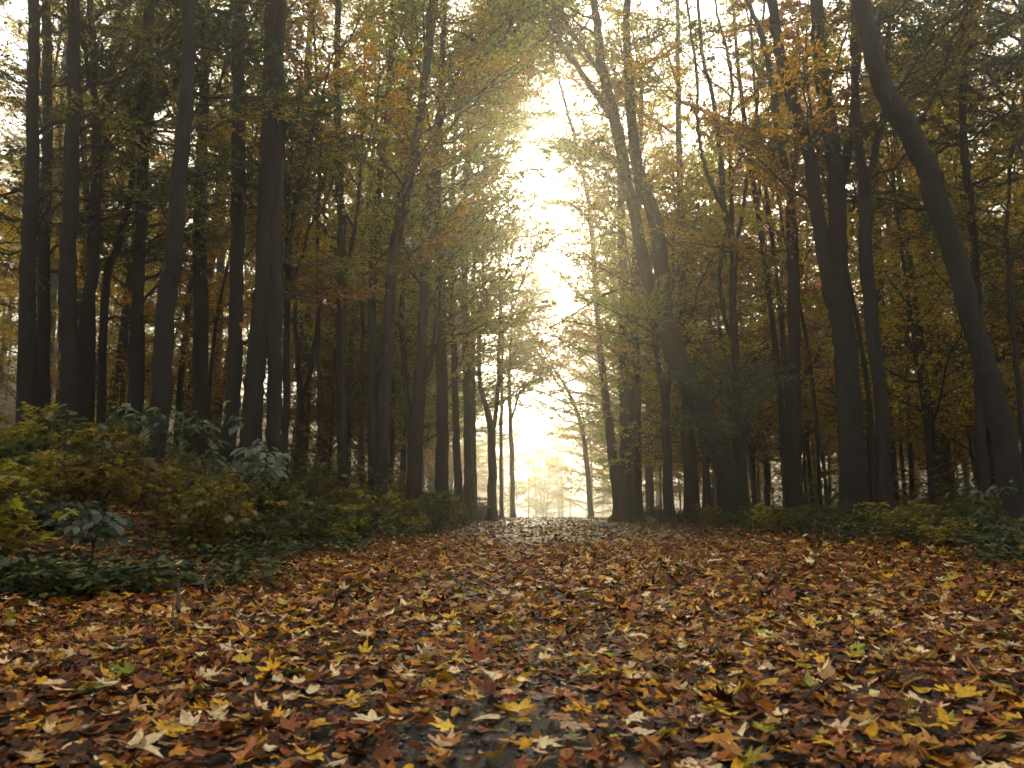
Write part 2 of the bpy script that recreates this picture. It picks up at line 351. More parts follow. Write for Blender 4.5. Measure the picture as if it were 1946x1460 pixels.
# ------------------------------------------------------------------ the trees one can tell apart
HERO = []          # (short phrase, depth, x at base, root)
def hero(short, label, D, stems, cols=('olive',), n=14, zlo=3.5, ll=(1.6, 3.4), el=(.1, .9), ext=7.0, lean=0.0, lichen=False, bias=None, group='trees along the path', name='forest_tree', az=None, flare=1.45):
    """stems: list of lists of (px, py, width px), bottom to top; the first is the trunk from the ground up"""
    s0 = stems[0]
    base = at(s0[0][0], s0[0][1], D); gz = float(height(base[0], base[1]))
    root = link(name, None); root.location = (base[0], base[1], gz)
    tag(root, label, 'tree', group)
    samples = []
    for si, st in enumerate(stems):
        P = np.array([at(a, b, D + lean * (972 - b) / 972) for a, b, w in st]); Rr = [w / 2 / F * D * 1.02 for a, b, w in st]
        if si == 0:
            P = np.vstack([[P[0][0], P[0][1], min(gz, P[0][2]) - .25], P]) if P[0][2] > gz + .05 else np.vstack([[P[0][0], P[0][1], gz - .25], P])
            Rr = [Rr[0] * flare] + Rr
        d = P[-1] - P[-2]; d = d / np.linalg.norm(d); e = ext if st[-1][1] < 60 else min(1.6, ext)
        d2 = d * .8 + np.array([rnd.uniform(-.12, .12), rnd.uniform(-.12, .12), .3]); d2 /= np.linalg.norm(d2)
        P = np.vstack([P, P[-1] + d * e * .5, P[-1] + d * e * .5 + d2 * e * .5]); Rr = Rr + [Rr[-1] * .72, Rr[-1] * .2]
        L = np.linalg.norm(np.diff(P, axis=0), axis=1).sum(); n_ = max(14, int(L / .22))
        Q = catmull(P, n_); rr = np.interp(np.linspace(0, len(P) - 1, n_), np.arange(len(P)), Rr)
        if si == 0: rr = rr * (1 + .55 * np.exp(-(Q[:, 2] - gz).clip(0) / .20))
        Q[1:-1] += rng.normal(0, .012, (n_ - 2, 3)) * [1, 1, 0]
        v, f = tube(Q, rr, 12 if si == 0 else 8, .035, seed=int(abs(base[0]) * 999) + si)
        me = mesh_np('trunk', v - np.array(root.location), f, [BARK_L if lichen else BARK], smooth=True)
        link('trunk' if si == 0 else 'stem', me, root)
        for q_, r_ in zip(Q, rr):
            if q_[2] > gz + zlo: samples.append((q_, r_))
    zmax = max(s[0][2] for s in samples) if samples else 1
    n = int(n * (1.5 if D < 17 and base[0] < 0 else 1.3 if D < 17 else 1.6 if D > 19.5 else 1.3))
    for i in range(n):
        if not samples: break
        q_, r_ = samples[int((i + rnd.random()) / n * len(samples)) % len(samples)]
        if project(q_)[1] < -60 and rnd.random() < .6: continue
        a = rnd.uniform(0, 6.283) if az is None else rnd.uniform(*az)
        if D < 17 and rnd.random() < .8: a = rnd.uniform(.35, 2.8)
        if bias is not None and rnd.random() < .5: a = bias + rnd.uniform(-.7, .7)
        add_bough(root, q_, a, rnd.uniform(*el), rnd.uniform(*ll), rnd.choice(cols))
    HERO.append((short, D, base[0], root)); return root

E_ = 0.0; W_ = math.pi; N_ = math.pi / 2; S_ = -math.pi / 2
# -- left of the path
hero('outermost left trunk', 'dark straight trunk closest to the left edge of the wood, bulging at mid height', 13.0, [[(47, 850, 40), (49, 800, 34), (53, 500, 27), (58, 400, 28), (62, 245, 22), (65, 0, 20)]], ('olive', 'dark_green', 'dark_green'), 12, 3.2)
hero('second left trunk', 'slim dark trunk standing just right of the outermost left trunk', 15.0, [[(80, 840, 24), (84, 500, 22), (90, 250, 19), (88, 0, 17)]], ('olive', 'dark_green'), 12, 3.6)
hero('stout left trunk', 'stout dark trunk third from the left edge with broad foot', 12.5, [[(134, 850, 46), (134, 700, 34), (129, 525, 31), (138, 288, 26), (142, 0, 21)]], ('olive', 'dark_green'), 12, 3.6)
hero('forked left tree', 'dark tree forking high up with one stem arching right, near the left edge', 13.5, [[(152, 850, 32), (160, 650, 26), (176, 500, 22), (185, 288, 19), (180, 150, 14), (172, 0, 11)], [(184, 220, 12), (216, 162, 13), (250, 125, 10), (288, 90, 8), (330, 40, 6)], [(182, 300, 8), (225, 240, 8), (265, 200, 6)]], ('olive', 'dark_green'), 13, 3.2)
hero('leaning thin left tree', 'thin tree leaning right between stout left trunks', 15.0, [[(189, 850, 16), (201, 541, 14), (223, 467, 13), (248, 360, 11), (262, 250, 8), (268, 120, 6)]], ('olive',), 8, 3.0)
hero('plain left trunk', 'medium straight trunk left of the big slanting trunk, no visible fork', 14.0, [[(255, 860, 24), (258, 650, 22), (264, 500, 21), (277, 216, 20), (284, 0, 17)]], ('olive', 'dark_green'), 12, 3.0)
hero('big slanting left trunk', 'big dark trunk slanting to the right, rising out of the left bank behind shrubs', 10.0, [[(282, 905, 46), (306, 767, 38), (316, 560, 36), (325, 520, 35), (342, 324, 31), (356, 162, 28), (361, 0, 25)]], ('olive', 'dark_green'), 14, 2.9, ll=(1.3, 2.8))
hero('shaded left trunk', 'shaded straight trunk right of the big slanting left trunk', 15.0, [[(380, 860, 30), (382, 600, 28), (381, 400, 24), (388, 200, 20), (392, 0, 17)]], ('olive', 'yellow_green'), 12, 3.4)
hero('curved left trunk', 'tall trunk with curved foot just left of the twin trunks', 12.0, [[(424, 885, 34), (440, 800, 29), (446, 705, 27), (450, 500, 26), (453, 280, 27), (453, 0, 24)]], ('olive', 'dark_green', 'dark_green'), 12, 3.2)
hero('twin trunks', 'thick pair of fused trunks standing together on the left bank', 11.5, [[(470, 900, 44), (480, 760, 38), (491, 640, 36), (502, 500, 36), (512, 250, 34), (517, 0, 31)], [(522, 905, 34), (521, 780, 29), (522, 500, 29), (529, 250, 24), (532, 0, 21)]], ('olive', 'dark_green', 'brown'), 14, 3.0)
hero('thin branching tree', 'thin tree with many steep fine branches right beside the twin trunks', 13.0, [[(541, 900, 14), (543, 700, 12), (547, 500, 11), (556, 420, 10), (575, 330, 8), (600, 230, 6)], [(549, 560, 6), (575, 480, 6), (600, 400, 5), (625, 300, 4)], [(546, 520, 5), (548, 380, 5), (560, 250, 4)]], ('gold', 'olive'), 12, 2.6, ll=(1.2, 2.4), el=(.6, 1.2))
hero('low forked thin tree', 'thin tree forking low, in the haze right of the twin trunks', 19.0, [[(563, 915, 15), (571, 767, 14), (563, 640, 9), (556, 520, 7), (552, 400, 5)], [(571, 770, 8), (592, 690, 8), (604, 600, 7), (612, 500, 5)]], ('gold', 'olive'), 9, 3.0)
hero('wiry tree', 'wiry very thin straight tree right of the low forked tree', 17.0, [[(612, 920, 9), (608, 760, 8), (604, 500, 7), (606, 300, 6), (600, 100, 5)]], ('gold', 'amber'), 9, 3.5, ll=(1.2, 2.4))
hero('clean straight tree', 'clean straight grey trunk standing free between the twin trunks and the path', 16.0, [[(652, 930, 22), (650, 800, 18), (648, 640, 18), (650, 520, 17), (646, 320, 15), (640, 150, 13), (643, 0, 12)], [(650, 560, 8), (666, 480, 8), (680, 400, 7), (690, 250, 5)]], ('gold', 'amber', 'olive'), 13, 4.5)
hero('thin tree beside clean trunk', 'thin dark tree behind and right of the clean straight trunk', 22.0, [[(690, 930, 9), (686, 760, 8), (690, 560, 7), (684, 350, 6), (692, 120, 4)]], ('olive', 'gold'), 9, 4.0)
hero('straight tree left of path', 'straight medium trunk with leafy shoots on its lower half, left of the path', 18.0, [[(708, 940, 20), (707, 760, 16), (709, 520, 16), (716, 400, 14), (733, 250, 13), (742, 120, 11), (745, 0, 9)]], ('olive', 'gold', 'light_green'), 16, 3.0, ll=(1.0, 2.6))
hero('long leaning tree', 'long trunk leaning right over the path from the left bank', 17.0, [[(723, 940, 26), (731, 760, 23), (740, 600, 22), (748, 480, 22), (775, 350, 20), (794, 252, 18), (810, 130, 16), (827, 0, 15)]], ('olive', 'gold', 'amber'), 15, 4.5, bias=E_, lichen=True)
hero('crooked slim tree', 'slim crooked trunk between the long leaning tree and the forked tree', 21.0, [[(779, 945, 14), (781, 849, 13), (770, 720, 11), (764, 620, 11), (768, 450, 9), (772, 300, 7), (780, 120, 5)]], ('light_green', 'olive'), 12, 3.5, bias=E_)
hero('forked tree at path', 'forked tree with a curved trunk splitting at mid height, left of the path', 18.5, [[(785, 955, 30), (790, 850, 25), (797, 726, 24), (801, 636, 18), (806, 541, 17), (806, 450, 17), (816, 378, 16), (830, 252, 15), (837, 180, 13), (842, 80, 11), (846, 0, 9)],
      [(798, 745, 12), (813, 705, 12), (822, 664, 11), (830, 615, 10), (834, 500, 9), (832, 300, 8)], [(832, 225, 8), (850, 180, 9), (870, 155, 8), (910, 110, 7), (960, 72, 5)], [(826, 290, 6), (850, 200, 6), (880, 120, 5), (940, 60, 4)]], ('light_green', 'yellow_green', 'light_green', 'olive'), 30, 4.0, bias=E_, ll=(1.8, 3.8))
hero('sturdy path tree', 'sturdy straight trunk right of the forked tree on the left path side', 20.0, [[(840, 952, 26), (840, 800, 22), (838, 600, 20), (834, 480, 17), (832, 350, 13), (838, 200, 9)]], ('light_green', 'yellow_green', 'light_green'), 26, 3.2, bias=E_, ll=(1.8, 3.8))
hero('left pair of path trunks', 'straight trunk, left one of a close row beside the path', 24.0, [[(872, 958, 17), (866, 800, 13), (861, 600, 12), (860, 400, 10), (868, 200, 7)]], ('light_green', 'light_green', 'yellow_green'), 22, 4.0, bias=E_, ll=(1.5, 3.1))
hero('middle path trunk', 'dark trunk in the middle of a close row on the left of the path', 25.0, [[(888, 962, 16), (888, 800, 14), (884, 620, 13), (884, 420, 10), (890, 220, 7)]], ('light_green', 'yellow_green'), 22, 4.0, bias=E_, ll=(1.5, 3.1))
hero('right path trunk', 'thinner trunk, right one of a close row on the left path side', 27.0, [[(901, 965, 13), (899, 800, 11), (898, 600, 9), (905, 420, 7), (910, 300, 5)]], ('light_green', 'yellow_green'), 20, 4.0, bias=E_, ll=(1.5, 3.1))
hero('forked tree at gap', 'slender tree forking into a narrow V at the misty path gap, left side', 27.0, [[(935, 972, 17), (934, 829, 15), (920, 760, 9), (912, 726, 8), (910, 640, 7), (918, 541, 6), (916, 400, 5), (925, 280, 4)], [(934, 835, 9), (942, 790, 8), (947, 740, 8), (949, 640, 7), (951, 562, 6), (962, 520, 4)], [(950, 650, 4), (965, 610, 4), (980, 570, 3)]], ('light_green', 'yellow_green'), 24, 3.5, bias=E_, ll=(1.4, 2.8))
hero('thin gap sapling', 'thin pale trunk just right of the narrow V fork', 33.0, [[(953, 968, 7), (952, 800, 6), (955, 650, 5), (950, 520, 4)]], ('yellow_green', 'light_green'), 16, 4.0, bias=E_, ll=(1.4, 2.6))
hero('last left gap tree', 'thin misty trunk nearest the path gap on the left', 36.0, [[(975, 974, 9), (972, 850, 8), (968, 726, 6), (972, 620, 4)], [(971, 800, 4), (985, 755, 4), (1000, 735, 3)]], ('yellow_green', 'gold'), 16, 5.0, bias=E_, ll=(1.5, 3.0))
# -- right of the path
hero('arching misty tree', 'pale misty tree arching left over the path gap', 42.0, [[(1122, 968, 10), (1115, 880, 9), (1103, 804, 8), (1080, 745, 6), (1064, 718, 5), (1045, 690, 3)]], ('yellow_green', 'gold', 'light_green'), 18, 4.0, bias=W_, ll=(2.2, 4.4))
hero('slim trunk right of gap', 'slim trunk leaning left with orange top, right of the path gap', 26.0, [[(1178, 955, 25), (1165, 870, 19), (1155, 788, 16), (1145, 700, 13), (1138, 636, 11), (1125, 450, 9), (1118, 378, 8), (1096, 277, 7), (1068, 173, 5)]], ('gold', 'amber', 'rust', 'yellow_green'), 26, 4.0, bias=W_, ll=(1.4, 2.9))
hero('close pair left trunk', 'left trunk of a close dark pair on the right path side', 25.0, [[(1190, 960, 25), (1188, 800, 22), (1186, 600, 19), (1180, 400, 14), (1172, 200, 9)]], ('gold', 'yellow_green', 'light_green'), 20, 4.0, bias=W_, ll=(1.8, 3.6))
hero('close pair right trunk', 'right trunk of a close dark pair on the right path side', 24.0, [[(1209, 962, 24), (1208, 800, 21), (1206, 600, 19), (1212, 400, 14), (1218, 200, 9)]], ('gold', 'light_green', 'olive'), 18, 4.0, bias=W_, ll=(1.8, 3.4))
hero('narrow forked tree', 'narrow tree forking low, left of the great leaning tree', 22.0, [[(1271, 975, 19), (1268, 850, 16), (1264, 760, 15), (1252, 700, 12), (1245, 644, 10), (1240, 560, 8)], [(1266, 770, 10), (1275, 700, 9), (1278, 620, 7), (1280, 500, 5)]], ('gold', 'yellow_green', 'olive'), 14, 3.5)
hero('great leaning tree', 'great thick tree leaning left from the right path edge and forking in two', 19.0, [[(1410, 1000, 58), (1388, 920, 46), (1365, 849, 42), (1328, 770, 44), (1287, 685, 44), (1262, 610, 46), (1240, 550, 28), (1226, 510, 25), (1208, 414, 23), (1190, 342, 23), (1175, 252, 24), (1147, 144, 20), (1136, 54, 17), (1128, 0, 15)],
      [(1264, 615, 36), (1260, 560, 34), (1258, 525, 33), (1245, 420, 29), (1219, 350, 26), (1206, 288, 23), (1197, 198, 20), (1193, 108, 17), (1190, 0, 14)],
      [(1168, 235, 13), (1140, 190, 13), (1103, 137, 12), (1075, 100, 10), (1050, 72, 9), (1021, 36, 6)], [(1146, 150, 9), (1118, 105, 9), (1090, 65, 8), (1050, 0, 6)], [(1230, 560, 7), (1190, 548, 6), (1150, 560, 5), (1100, 590, 3)]], ('olive', 'light_green', 'gold', 'dark_green'), 34, 6.5, bias=W_, lichen=True, ll=(1.4, 3.0), flare=1.15)
hero('dark trunk behind leaning tree', 'dark straight trunk just behind the foot of the great leaning tree', 23.0, [[(1316, 985, 28), (1310, 850, 24), (1304, 700, 20), (1296, 500, 16), (1290, 250, 11), (1288, 50, 8)]], ('gold', 'olive'), 14, 4.5)
hero('five-stem tree', 'slender tree splitting into several wavy stems, right of the great leaning tree', 19.0, [[(1412, 985, 22), (1408, 860, 18), (1402, 740, 16), (1396, 660, 15), (1392, 560, 14), (1394, 470, 14), (1375, 390, 11), (1372, 320, 10), (1365, 260, 9), (1355, 190, 8), (1336, 108, 7), (1325, 0, 6)],
      [(1376, 400, 8), (1352, 350, 8), (1336, 300, 7), (1326, 240, 6), (1324, 150, 6), (1310, 40, 5)], [(1393, 480, 9), (1390, 380, 8), (1388, 320, 8), (1385, 240, 7), (1392, 150, 6), (1372, 60, 5)], [(1396, 480, 8), (1412, 400, 8), (1419, 342, 7), (1433, 260, 7), (1440, 180, 6), (1450, 40, 5)],
      [(1392, 650, 9), (1373, 582, 8), (1366, 520, 7), (1378, 450, 5)]], ('gold', 'amber', 'gold', 'brown'), 13, 5.5, ll=(1.5, 3.0))
hero('V-topped trunk', 'upright dark trunk with a V-shaped top, right of the wavy stemmed tree', 16.5, [[(1517, 1005, 27), (1513, 900, 23), (1510, 700, 22), (1508, 560, 21), (1505, 440, 21), (1500, 360, 15), (1485, 280, 14), (1476, 220, 13), (1462, 126, 13), (1440, 50, 10), (1420, 0, 8)], [(1504, 372, 12), (1510, 320, 12), (1513, 280, 10), (1510, 200, 8), (1516, 80, 6)]], ('gold', 'amber', 'olive'), 14, 4.5)
hero('massive forked trunk', 'massive dark trunk splitting into three stems, right side near the path', 13.5, [[(1628, 1015, 62), (1622, 930, 49), (1614, 788, 44), (1604, 640, 42), (1594, 540, 36), (1591, 440, 34), (1591, 360, 33), (1580, 260, 30), (1570, 200, 29), (1557, 108, 27), (1553, 0, 25)],
      [(1603, 650, 28), (1580, 560, 30), (1566, 480, 29), (1550, 380, 28), (1540, 300, 26), (1513, 216, 25), (1490, 140, 23), (1476, 60, 22), (1468, 0, 20)], [(1593, 380, 18), (1606, 310, 19), (1620, 245, 18), (1627, 144, 16), (1632, 0, 14)]], ('olive', 'brown', 'dark_green', 'gold'), 18, 4.8, ll=(1.2, 2.6), flare=1.1)
hero('straight right trunk', 'dark trunk with a narrow fork, right neighbour of the massive forked trunk', 13.0, [[(1690, 1030, 29), (1682, 900, 25), (1673, 746, 25), (1660, 620, 26), (1648, 500, 26), (1645, 396, 26), (1640, 330, 22), (1632, 270, 16), (1625, 150, 13)], [(1646, 350, 14), (1660, 306, 15), (1670, 260, 13), (1680, 200, 12), (1690, 60, 9)]], ('olive', 'dark_green', 'brown'), 12, 4.2, ll=(1.2, 2.6))
hero('great curved trunk', 'great bent trunk sweeping up to the left from the right edge of the wood', 10.5, [[(1925, 1000, 54), (1916, 900, 45), (1904, 829, 42), (1885, 740, 40), (1863, 664, 38), (1825, 530, 39), (1778, 370, 42), (1750, 290, 42), (1706, 220, 40), (1674, 155, 38), (1652, 72, 36), (1634, 0, 34)], [(1690, 190, 8), (1715, 160, 8), (1735, 125, 6), (1770, 80, 5)]], ('dark_green', 'olive'), 12, 5.0, ll=(1.4, 2.8), bias=E_, flare=1.1)
hero('slim right trunk', 'slim wavy upright trunk behind the great bent trunk with short side branches', 12.5, [[(1872, 1000, 22), (1862, 760, 18), (1854, 520, 17), (1846, 420, 16), (1838, 330, 15), (1829, 234, 14), (1836, 108, 13), (1835, 0, 12)], [(1835, 215, 6), (1860, 180, 5), (1900, 150, 4)], [(1832, 245, 5), (1805, 215, 5), (1780, 170, 3)]], ('dark_green', 'dark_green', 'olive'), 20, 3.0, ll=(1.4, 3.0), el=(-.1, .5))
hero('thin edge tree', 'thin leaning dark tree at the right margin of the wood', 12.0, [[(1950, 980, 12), (1942, 800, 10), (1922, 600, 9), (1915, 420, 7), (1925, 250, 6)]], ('dark_green', 'olive'), 14, 2.6, ll=(1.4, 2.8))
hero('far right dark tree', 'thick dark tree standing at the right margin behind the bent trunk', 15.0, [[(2010, 1000, 40), (2000, 700, 34), (1990, 400, 28), (1985, 0, 24)]], ('dark_green', 'dark_green'), 22, 2.6, ll=(2, 3.8), bias=W_, el=(-.1, .5))

# ------------------------------------------------------------------ background trees
def compose_tree(seed, H, r0, nb, zlo, zhi, bl, el, wig=.25, keep=.72):
    r_ = np.random.default_rng(seed)
    t = np.linspace(0, 1, 26); P = np.stack([wig * np.sin(t * r_.uniform(3, 7) + r_.uniform(0, 6)) * t, wig * np.sin(t * r_.uniform(3, 6) + 2) * t, t * H - .2], -1)
    rr = np.interp(t, [0, .04, .5, 1], [r0 * 1.5, r0, r0 * .75, r0 * .12])
    wood = [tube(P, rr, 8, .03, seed)]; lv, lf, lc, off = [], [], [], 0
    for i in range(nb):
        z = zlo + (zhi - zlo) * (i + r_.random()) / nb; fr = (z + .2) / H * 25; k = min(int(fr), 24); o = P[k] + (P[k + 1] - P[k]) * (fr - k)
        b = BOUGH[r_.integers(len(BOUGH))]; a = i * 2.4 + r_.uniform(-.5, .5); e = r_.uniform(*el); s = r_.uniform(*bl) / 3 * (1.0 - .45 * (z - zlo) / (zhi - zlo))
        M = np.array(Euler((r_.uniform(-.3, .3), -e, a), 'XYZ').to_matrix())
        wood.append((b['wv'] @ M.T * s + o, b['wf']))
        sel = r_.random(len(b['O'])) < keep
        v, f, c = stamp(LEAF_DIA, DIA_F, b['O'][sel] @ M.T * s + o, b['X'][sel] @ M.T, b['Y'][sel] @ M.T, b['Z'][sel] @ M.T, b['size'][sel] * 1.3 * min(max(s, .85), 1.15), b['tint'][sel])
        lv.append(v); lf.append(f + off); lc.append(c); off += len(v)
    wv, wf = merge(wood)
    return mesh_np('trunk', wv, wf, [BARK], smooth=True), mesh_np('crown', np.vstack(lv), np.vstack(lf), [LEAF], {'tint': np.vstack(lc)})
TALL = [compose_tree(300 + k, 20 + k, .15 + .02 * k, 17, 5.0, 19 + k, (2.4, 4.4), (.2, .9)) for k in range(4)]
UNDER = [compose_tree(400 + k, 8 + 1.2 * k, .055 + .01 * k, 24, 1.4, 7.6 + k, (1.8, 3.4), (-.05, .5), .4) for k in range(4)]

POLE = [compose_tree(480 + k, 13 + 1.6 * k, .05 + .012 * k, 9, 4.5, 12.5 + 1.5 * k, (1.2, 2.4), (.3, 1.0), .5) for k in range(4)]
EDGE = [compose_tree(450 + k, 16 + 1.5 * k, .14, 58, 2.6, 15.5 + 1.4 * k, (3.8, 6.0), (-.1, .6), .5, .95) for k in range(3)]

def bg_tree(kind, x, y, colour, s, name, label, group, k=None):
    lib = dict(tall=TALL, under=UNDER, edge=EDGE, pole=POLE)[kind]; k = rnd.randrange(len(lib)) if k is None else k
    tr, cr = lib[k]
    root = link(name, None, None, (x, y, float(height(x, y)))); root.rotation_euler = (rnd.uniform(-.04, .04), rnd.uniform(-.06, .06), rnd.uniform(0, 6.28)); root.scale = (s, s, s * rnd.uniform(.92, 1.1))
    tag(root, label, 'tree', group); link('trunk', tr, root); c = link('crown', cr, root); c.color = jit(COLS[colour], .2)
    return root
placed = [(h[2], h[1]) for h in HERO]
bgs = []
def scatter(kind, n, xr, yr, cols, srange, gap, tries=4000):
    c = 0
    for _ in range(tries):
        if c >= n: break
        y = rnd.uniform(*yr) if rnd.random() < .7 else rnd.uniform(yr[0], (yr[0] + yr[1]) / 2); x = rnd.uniform(*xr)
        u = x - SLANT * y
        if abs(x) > .70 * y + 2 or (EDGE_L - 1.4 < u < EDGE_R + 1.6) : continue
        if any((x - a) ** 2 + (y - b) ** 2 < gap * gap for a, b in placed): continue
        placed.append((x, y)); bgs.append((kind, x, y, rnd.choice(cols), rnd.uniform(*srange))); c += 1
scatter('tall', 13, (-45, -3), (17, 48), ('olive', 'gold', 'brown', 'yellow_green', 'olive'), (.85, 1.15), 1.6)
scatter('tall', 9, (5, 48), (17, 50), ('gold', 'olive', 'amber', 'yellow_green', 'dark_green'), (.8, 1.1), 1.6)
scatter('under', 50, (-36, -3.5), (15, 60), ('olive', 'gold', 'yellow_green', 'gold', 'brown'), (.75, 1.1), 1.5)
scatter('under', 74, (6.5, 44), (13, 58), ('gold', 'gold', 'yellow_green', 'yellow_green', 'amber', 'olive', 'rust'), (.8, 1.25), 1.5)
scatter('pole', 44, (-30, -3), (14.5, 46), ('olive', 'gold', 'brown', 'yellow_green'), (.85, 1.2), .9)
scatter('pole', 40, (5.6, 30), (14, 46), ('gold', 'olive', 'amber', 'yellow_green'), (.85, 1.2), .9)
seen = {}
for kind, x, y, colour, s in sorted(bgs, key=lambda b: b[2]):
    px, py = project((x, y, 1.5))
    near = min((h for h in HERO if h[1] < y), key=lambda h: abs(project((h[3].location[0], h[1], 1.5))[0] - px))
    hx = project((near[3].location[0], near[1], 1.5))[0]
    rel = 'right behind' if abs(hx - px) < 14 else ('behind and right of' if px > hx else 'behind and left of')
    word = dict(tall='tall', under='low spreading', pole='pole-thin')[kind]
    base = f"{word} {COLWORD[colour]} tree {rel} the {near[0]}"
    seen[base] = seen.get(base, 0) + 1; i = seen[base]
    lab = base if i == 1 else base + [', farther', ', deeper', ', deepest', ', faintest', ', lost in haze', ', last before the haze'][min(i - 2, 5)]
    bg_tree(kind, x, y, colour, s, dict(tall='forest_tree', under='understorey_tree', pole='young_tree')[kind], lab, dict(tall='tall trees', under='understorey trees', pole='pole-thin young trees')[kind] + (' in the wood left of the path' if px < 1000 else ' in the wood right of the path'))
# trees closing the view down the path, in the fog
for i, (x, y, c, s, w) in enumerate([(2.2, 104, 'olive', .62, 'faint grey tree standing in the middle of the foggy path gap'), (12.5, 96, 'yellow_green', .9, 'faint tree in the fog at the right of the path gap'), (-4.2, 88, 'yellow_green', .9, 'faint tree in the fog at the left of the path gap'),
                                     (-4.6, 60, 'yellow_green', .8, 'hazy yellow-green tree on the left beyond the path crest'), (9.6, 66, 'gold', .85, 'hazy golden tree on the right beyond the path crest'), (7.4, 128, 'olive', .8, 'palest tree at the far end of the path'), (-.5, 140, 'olive', .9, 'ghostly tree deep in the fog of the gap'), (-.6, 74, 'yellow_green', .72, 'misty yellow-green tree just left of the far path'), (7.0, 72, 'yellow_green', .8, 'misty yellow-green tree just right of the far path'), (3.6, 92, 'light_green', .62, 'palest green tree closing the path gap'), (4.6, 110, 'olive', .9, 'big ghostly tree behind the fog at the end of the path')]):
    bg_tree('edge' if i in (3, 4, 7, 8, 9, 10) else 'tall', x, y, c, s, 'forest_tree', w, 'misty trees beyond the path crest')
# leafy trees whose boughs reach over the path from both sides
for x, y, c, s_, w in [(-3.9, 31, 'light_green', .85, 'light green tree overhanging the path just beyond the narrow V fork'), (-4.4, 38, 'light_green', .95, 'bushy light green tree on the left before the path crest'), (-4.4, 46, 'yellow_green', .85, 'yellow-green tree at the left side of the gap beyond the crest'),
                       (-5.4, 26, 'yellow_green', .75, 'yellow-green leafy tree behind the close row of path trunks'), (6.2, 29, 'yellow_green', .72, 'golden tree overhanging the path behind the close dark pair'), (6.4, 38, 'yellow_green', .9, 'yellow-green tree right of the path gap near the crest'), (6.7, 46, 'gold', .95, 'misty golden tree just right of the gap beyond the crest'),
                       (7.6, 55, 'yellow_green', .95, 'hazy yellow-green tree farthest along the right path side'), (9.6, 27, 'amber', .8, 'amber leafy tree behind the narrow forked tree'), (11.5, 34, 'gold', 1.0, 'golden spreading tree behind the dark trunk by the leaning tree'), (-7.8, 33, 'gold', .9, 'golden spreading tree behind the sturdy path tree'), (5.9, 24, 'yellow_green', .55, 'small yellow-green tree at the right path edge before the close dark pair'), (6.0, 35, 'light_green', .75, 'light green tree hanging low over the right of the path'), (-3.5, 28, 'light_green', .62, 'small light green tree hanging low over the left of the path'), (13.5, 25, 'gold', .8, 'golden leafy tree behind the V-topped trunk')]:
    bg_tree('edge', x, y, c, s_ * 1.12, 'forest_tree', w, 'leafy trees reaching over the path')
# unseen trees added beside and behind the viewpoint to block sky light
wood = link('shade_wood', None, None, (0, -8, 0)); tag(wood, 'unseen wood added beside and behind the viewpoint for its shade', kind='stuff')
c_ = 0
for _ in range(4000):
    if c_ >= 115: break
    x = rnd.uniform(-34, 36); y = rnd.uniform(-19, 34); u = x - SLANT * y
    near_ = 6.2 if y > -5 else 5; wide = abs(x) > .74 * max(y, 0) + 8
    if abs(x) < .74 * max(y, 0) + near_ or EDGE_L - 1.2 < u < EDGE_R + 1.2 or any((x - a) ** 2 + (y - b) ** 2 < 6 for a, b in placed): continue
    placed.append((x, y)); c_ += 1; tr, cr = rnd.choice(TALL + EDGE + EDGE if wide else TALL)
    for nm, me in (('trunk', tr), ('foliage', cr)):
        o = link(nm, me, wood, (x, y + 8, float(height(x, y)))); o.rotation_euler = (0, 0, c_ * 2.4); o.color = jit(COLS['olive'])

# far wood, one mass in the haze
parts_w, lv, lf, lc, off = [], [], [], [], 0
def grab(me):
    n = len(me.vertices); v = np.empty(n * 3, np.float32); me.vertices.foreach_get('co', v); f = np.empty(len(me.polygons) * 4, np.int32); me.loops.foreach_get('vertex_index', f)
    return v.reshape(-1, 3), f.reshape(-1, 4)
cv, cf = grab(TALL[1][1]); cf = cf[::4]; used = np.unique(cf); remap = np.zeros(len(cv), int); remap[used] = np.arange(len(used)); cv = cv[used]; cf = remap[cf]
for i in range(100):
    sidex = -1 if i % 2 else 1
    y = rnd.uniform(56, 105); x = sidex * rnd.uniform(7, .72 * y) + SLANT * y
    if i >= 84: y = rnd.uniform(125, 200); x = -14 + 38 * (i - 84) / 15 + rnd.uniform(-1, 1) + SLANT * y
    z = float(height(x, y)); a = rnd.uniform(0, 6.28); s = rnd.uniform(.8, 1.2); M = np.array([[math.cos(a), -math.sin(a), 0], [math.sin(a), math.cos(a), 0], [0, 0, 1]])
    o = np.array([x, y, z])
    ctr = cv.reshape(-1, 4, 3).mean(1, keepdims=True) if len(cv) % 4 == 0 else 0
    vv = (cv.reshape(-1, 4, 3) - ctr) * 1.7 + ctr; vv = vv.reshape(-1, 3)
    vv = vv * [1, 1, 1] ; vv[:, 2] = .8 + (vv[:, 2] - 5) * 1.2
    lv.append(vv @ M.T * s + o); lf.append(cf + off); lc.append(np.tile(rng.random((1, 3)), (len(vv), 1)) * .6 + rng.random((len(vv) // 4, 3)).repeat(4, 0) * .4 if len(vv) % 4 == 0 else rng.random((len(vv), 3))); off += len(vv)
    t = np.linspace(0, 1, 6); parts_w.append(tube(np.stack([x + .3 * np.sin(t * 4 + i), y + 0 * t, z - .3 + t * 19 * s], -1), np.interp(t, [0, 1], [.26, .05]), 5))
wv, wf = merge(parts_w)
fw = link('distant_wood', mesh_np('distant_wood', wv, wf, [BARK])); tag(fw, 'distant mass of trees fading into the haze behind both sides', kind='stuff')
fc = link('foliage', mesh_np('distant_foliage', np.vstack(lv), np.vstack(lf), [LEAF], {'tint': np.vstack(lc)}), fw); fc.color = (.20, .15, .03, 1); fc['kind'] = 'stuff'

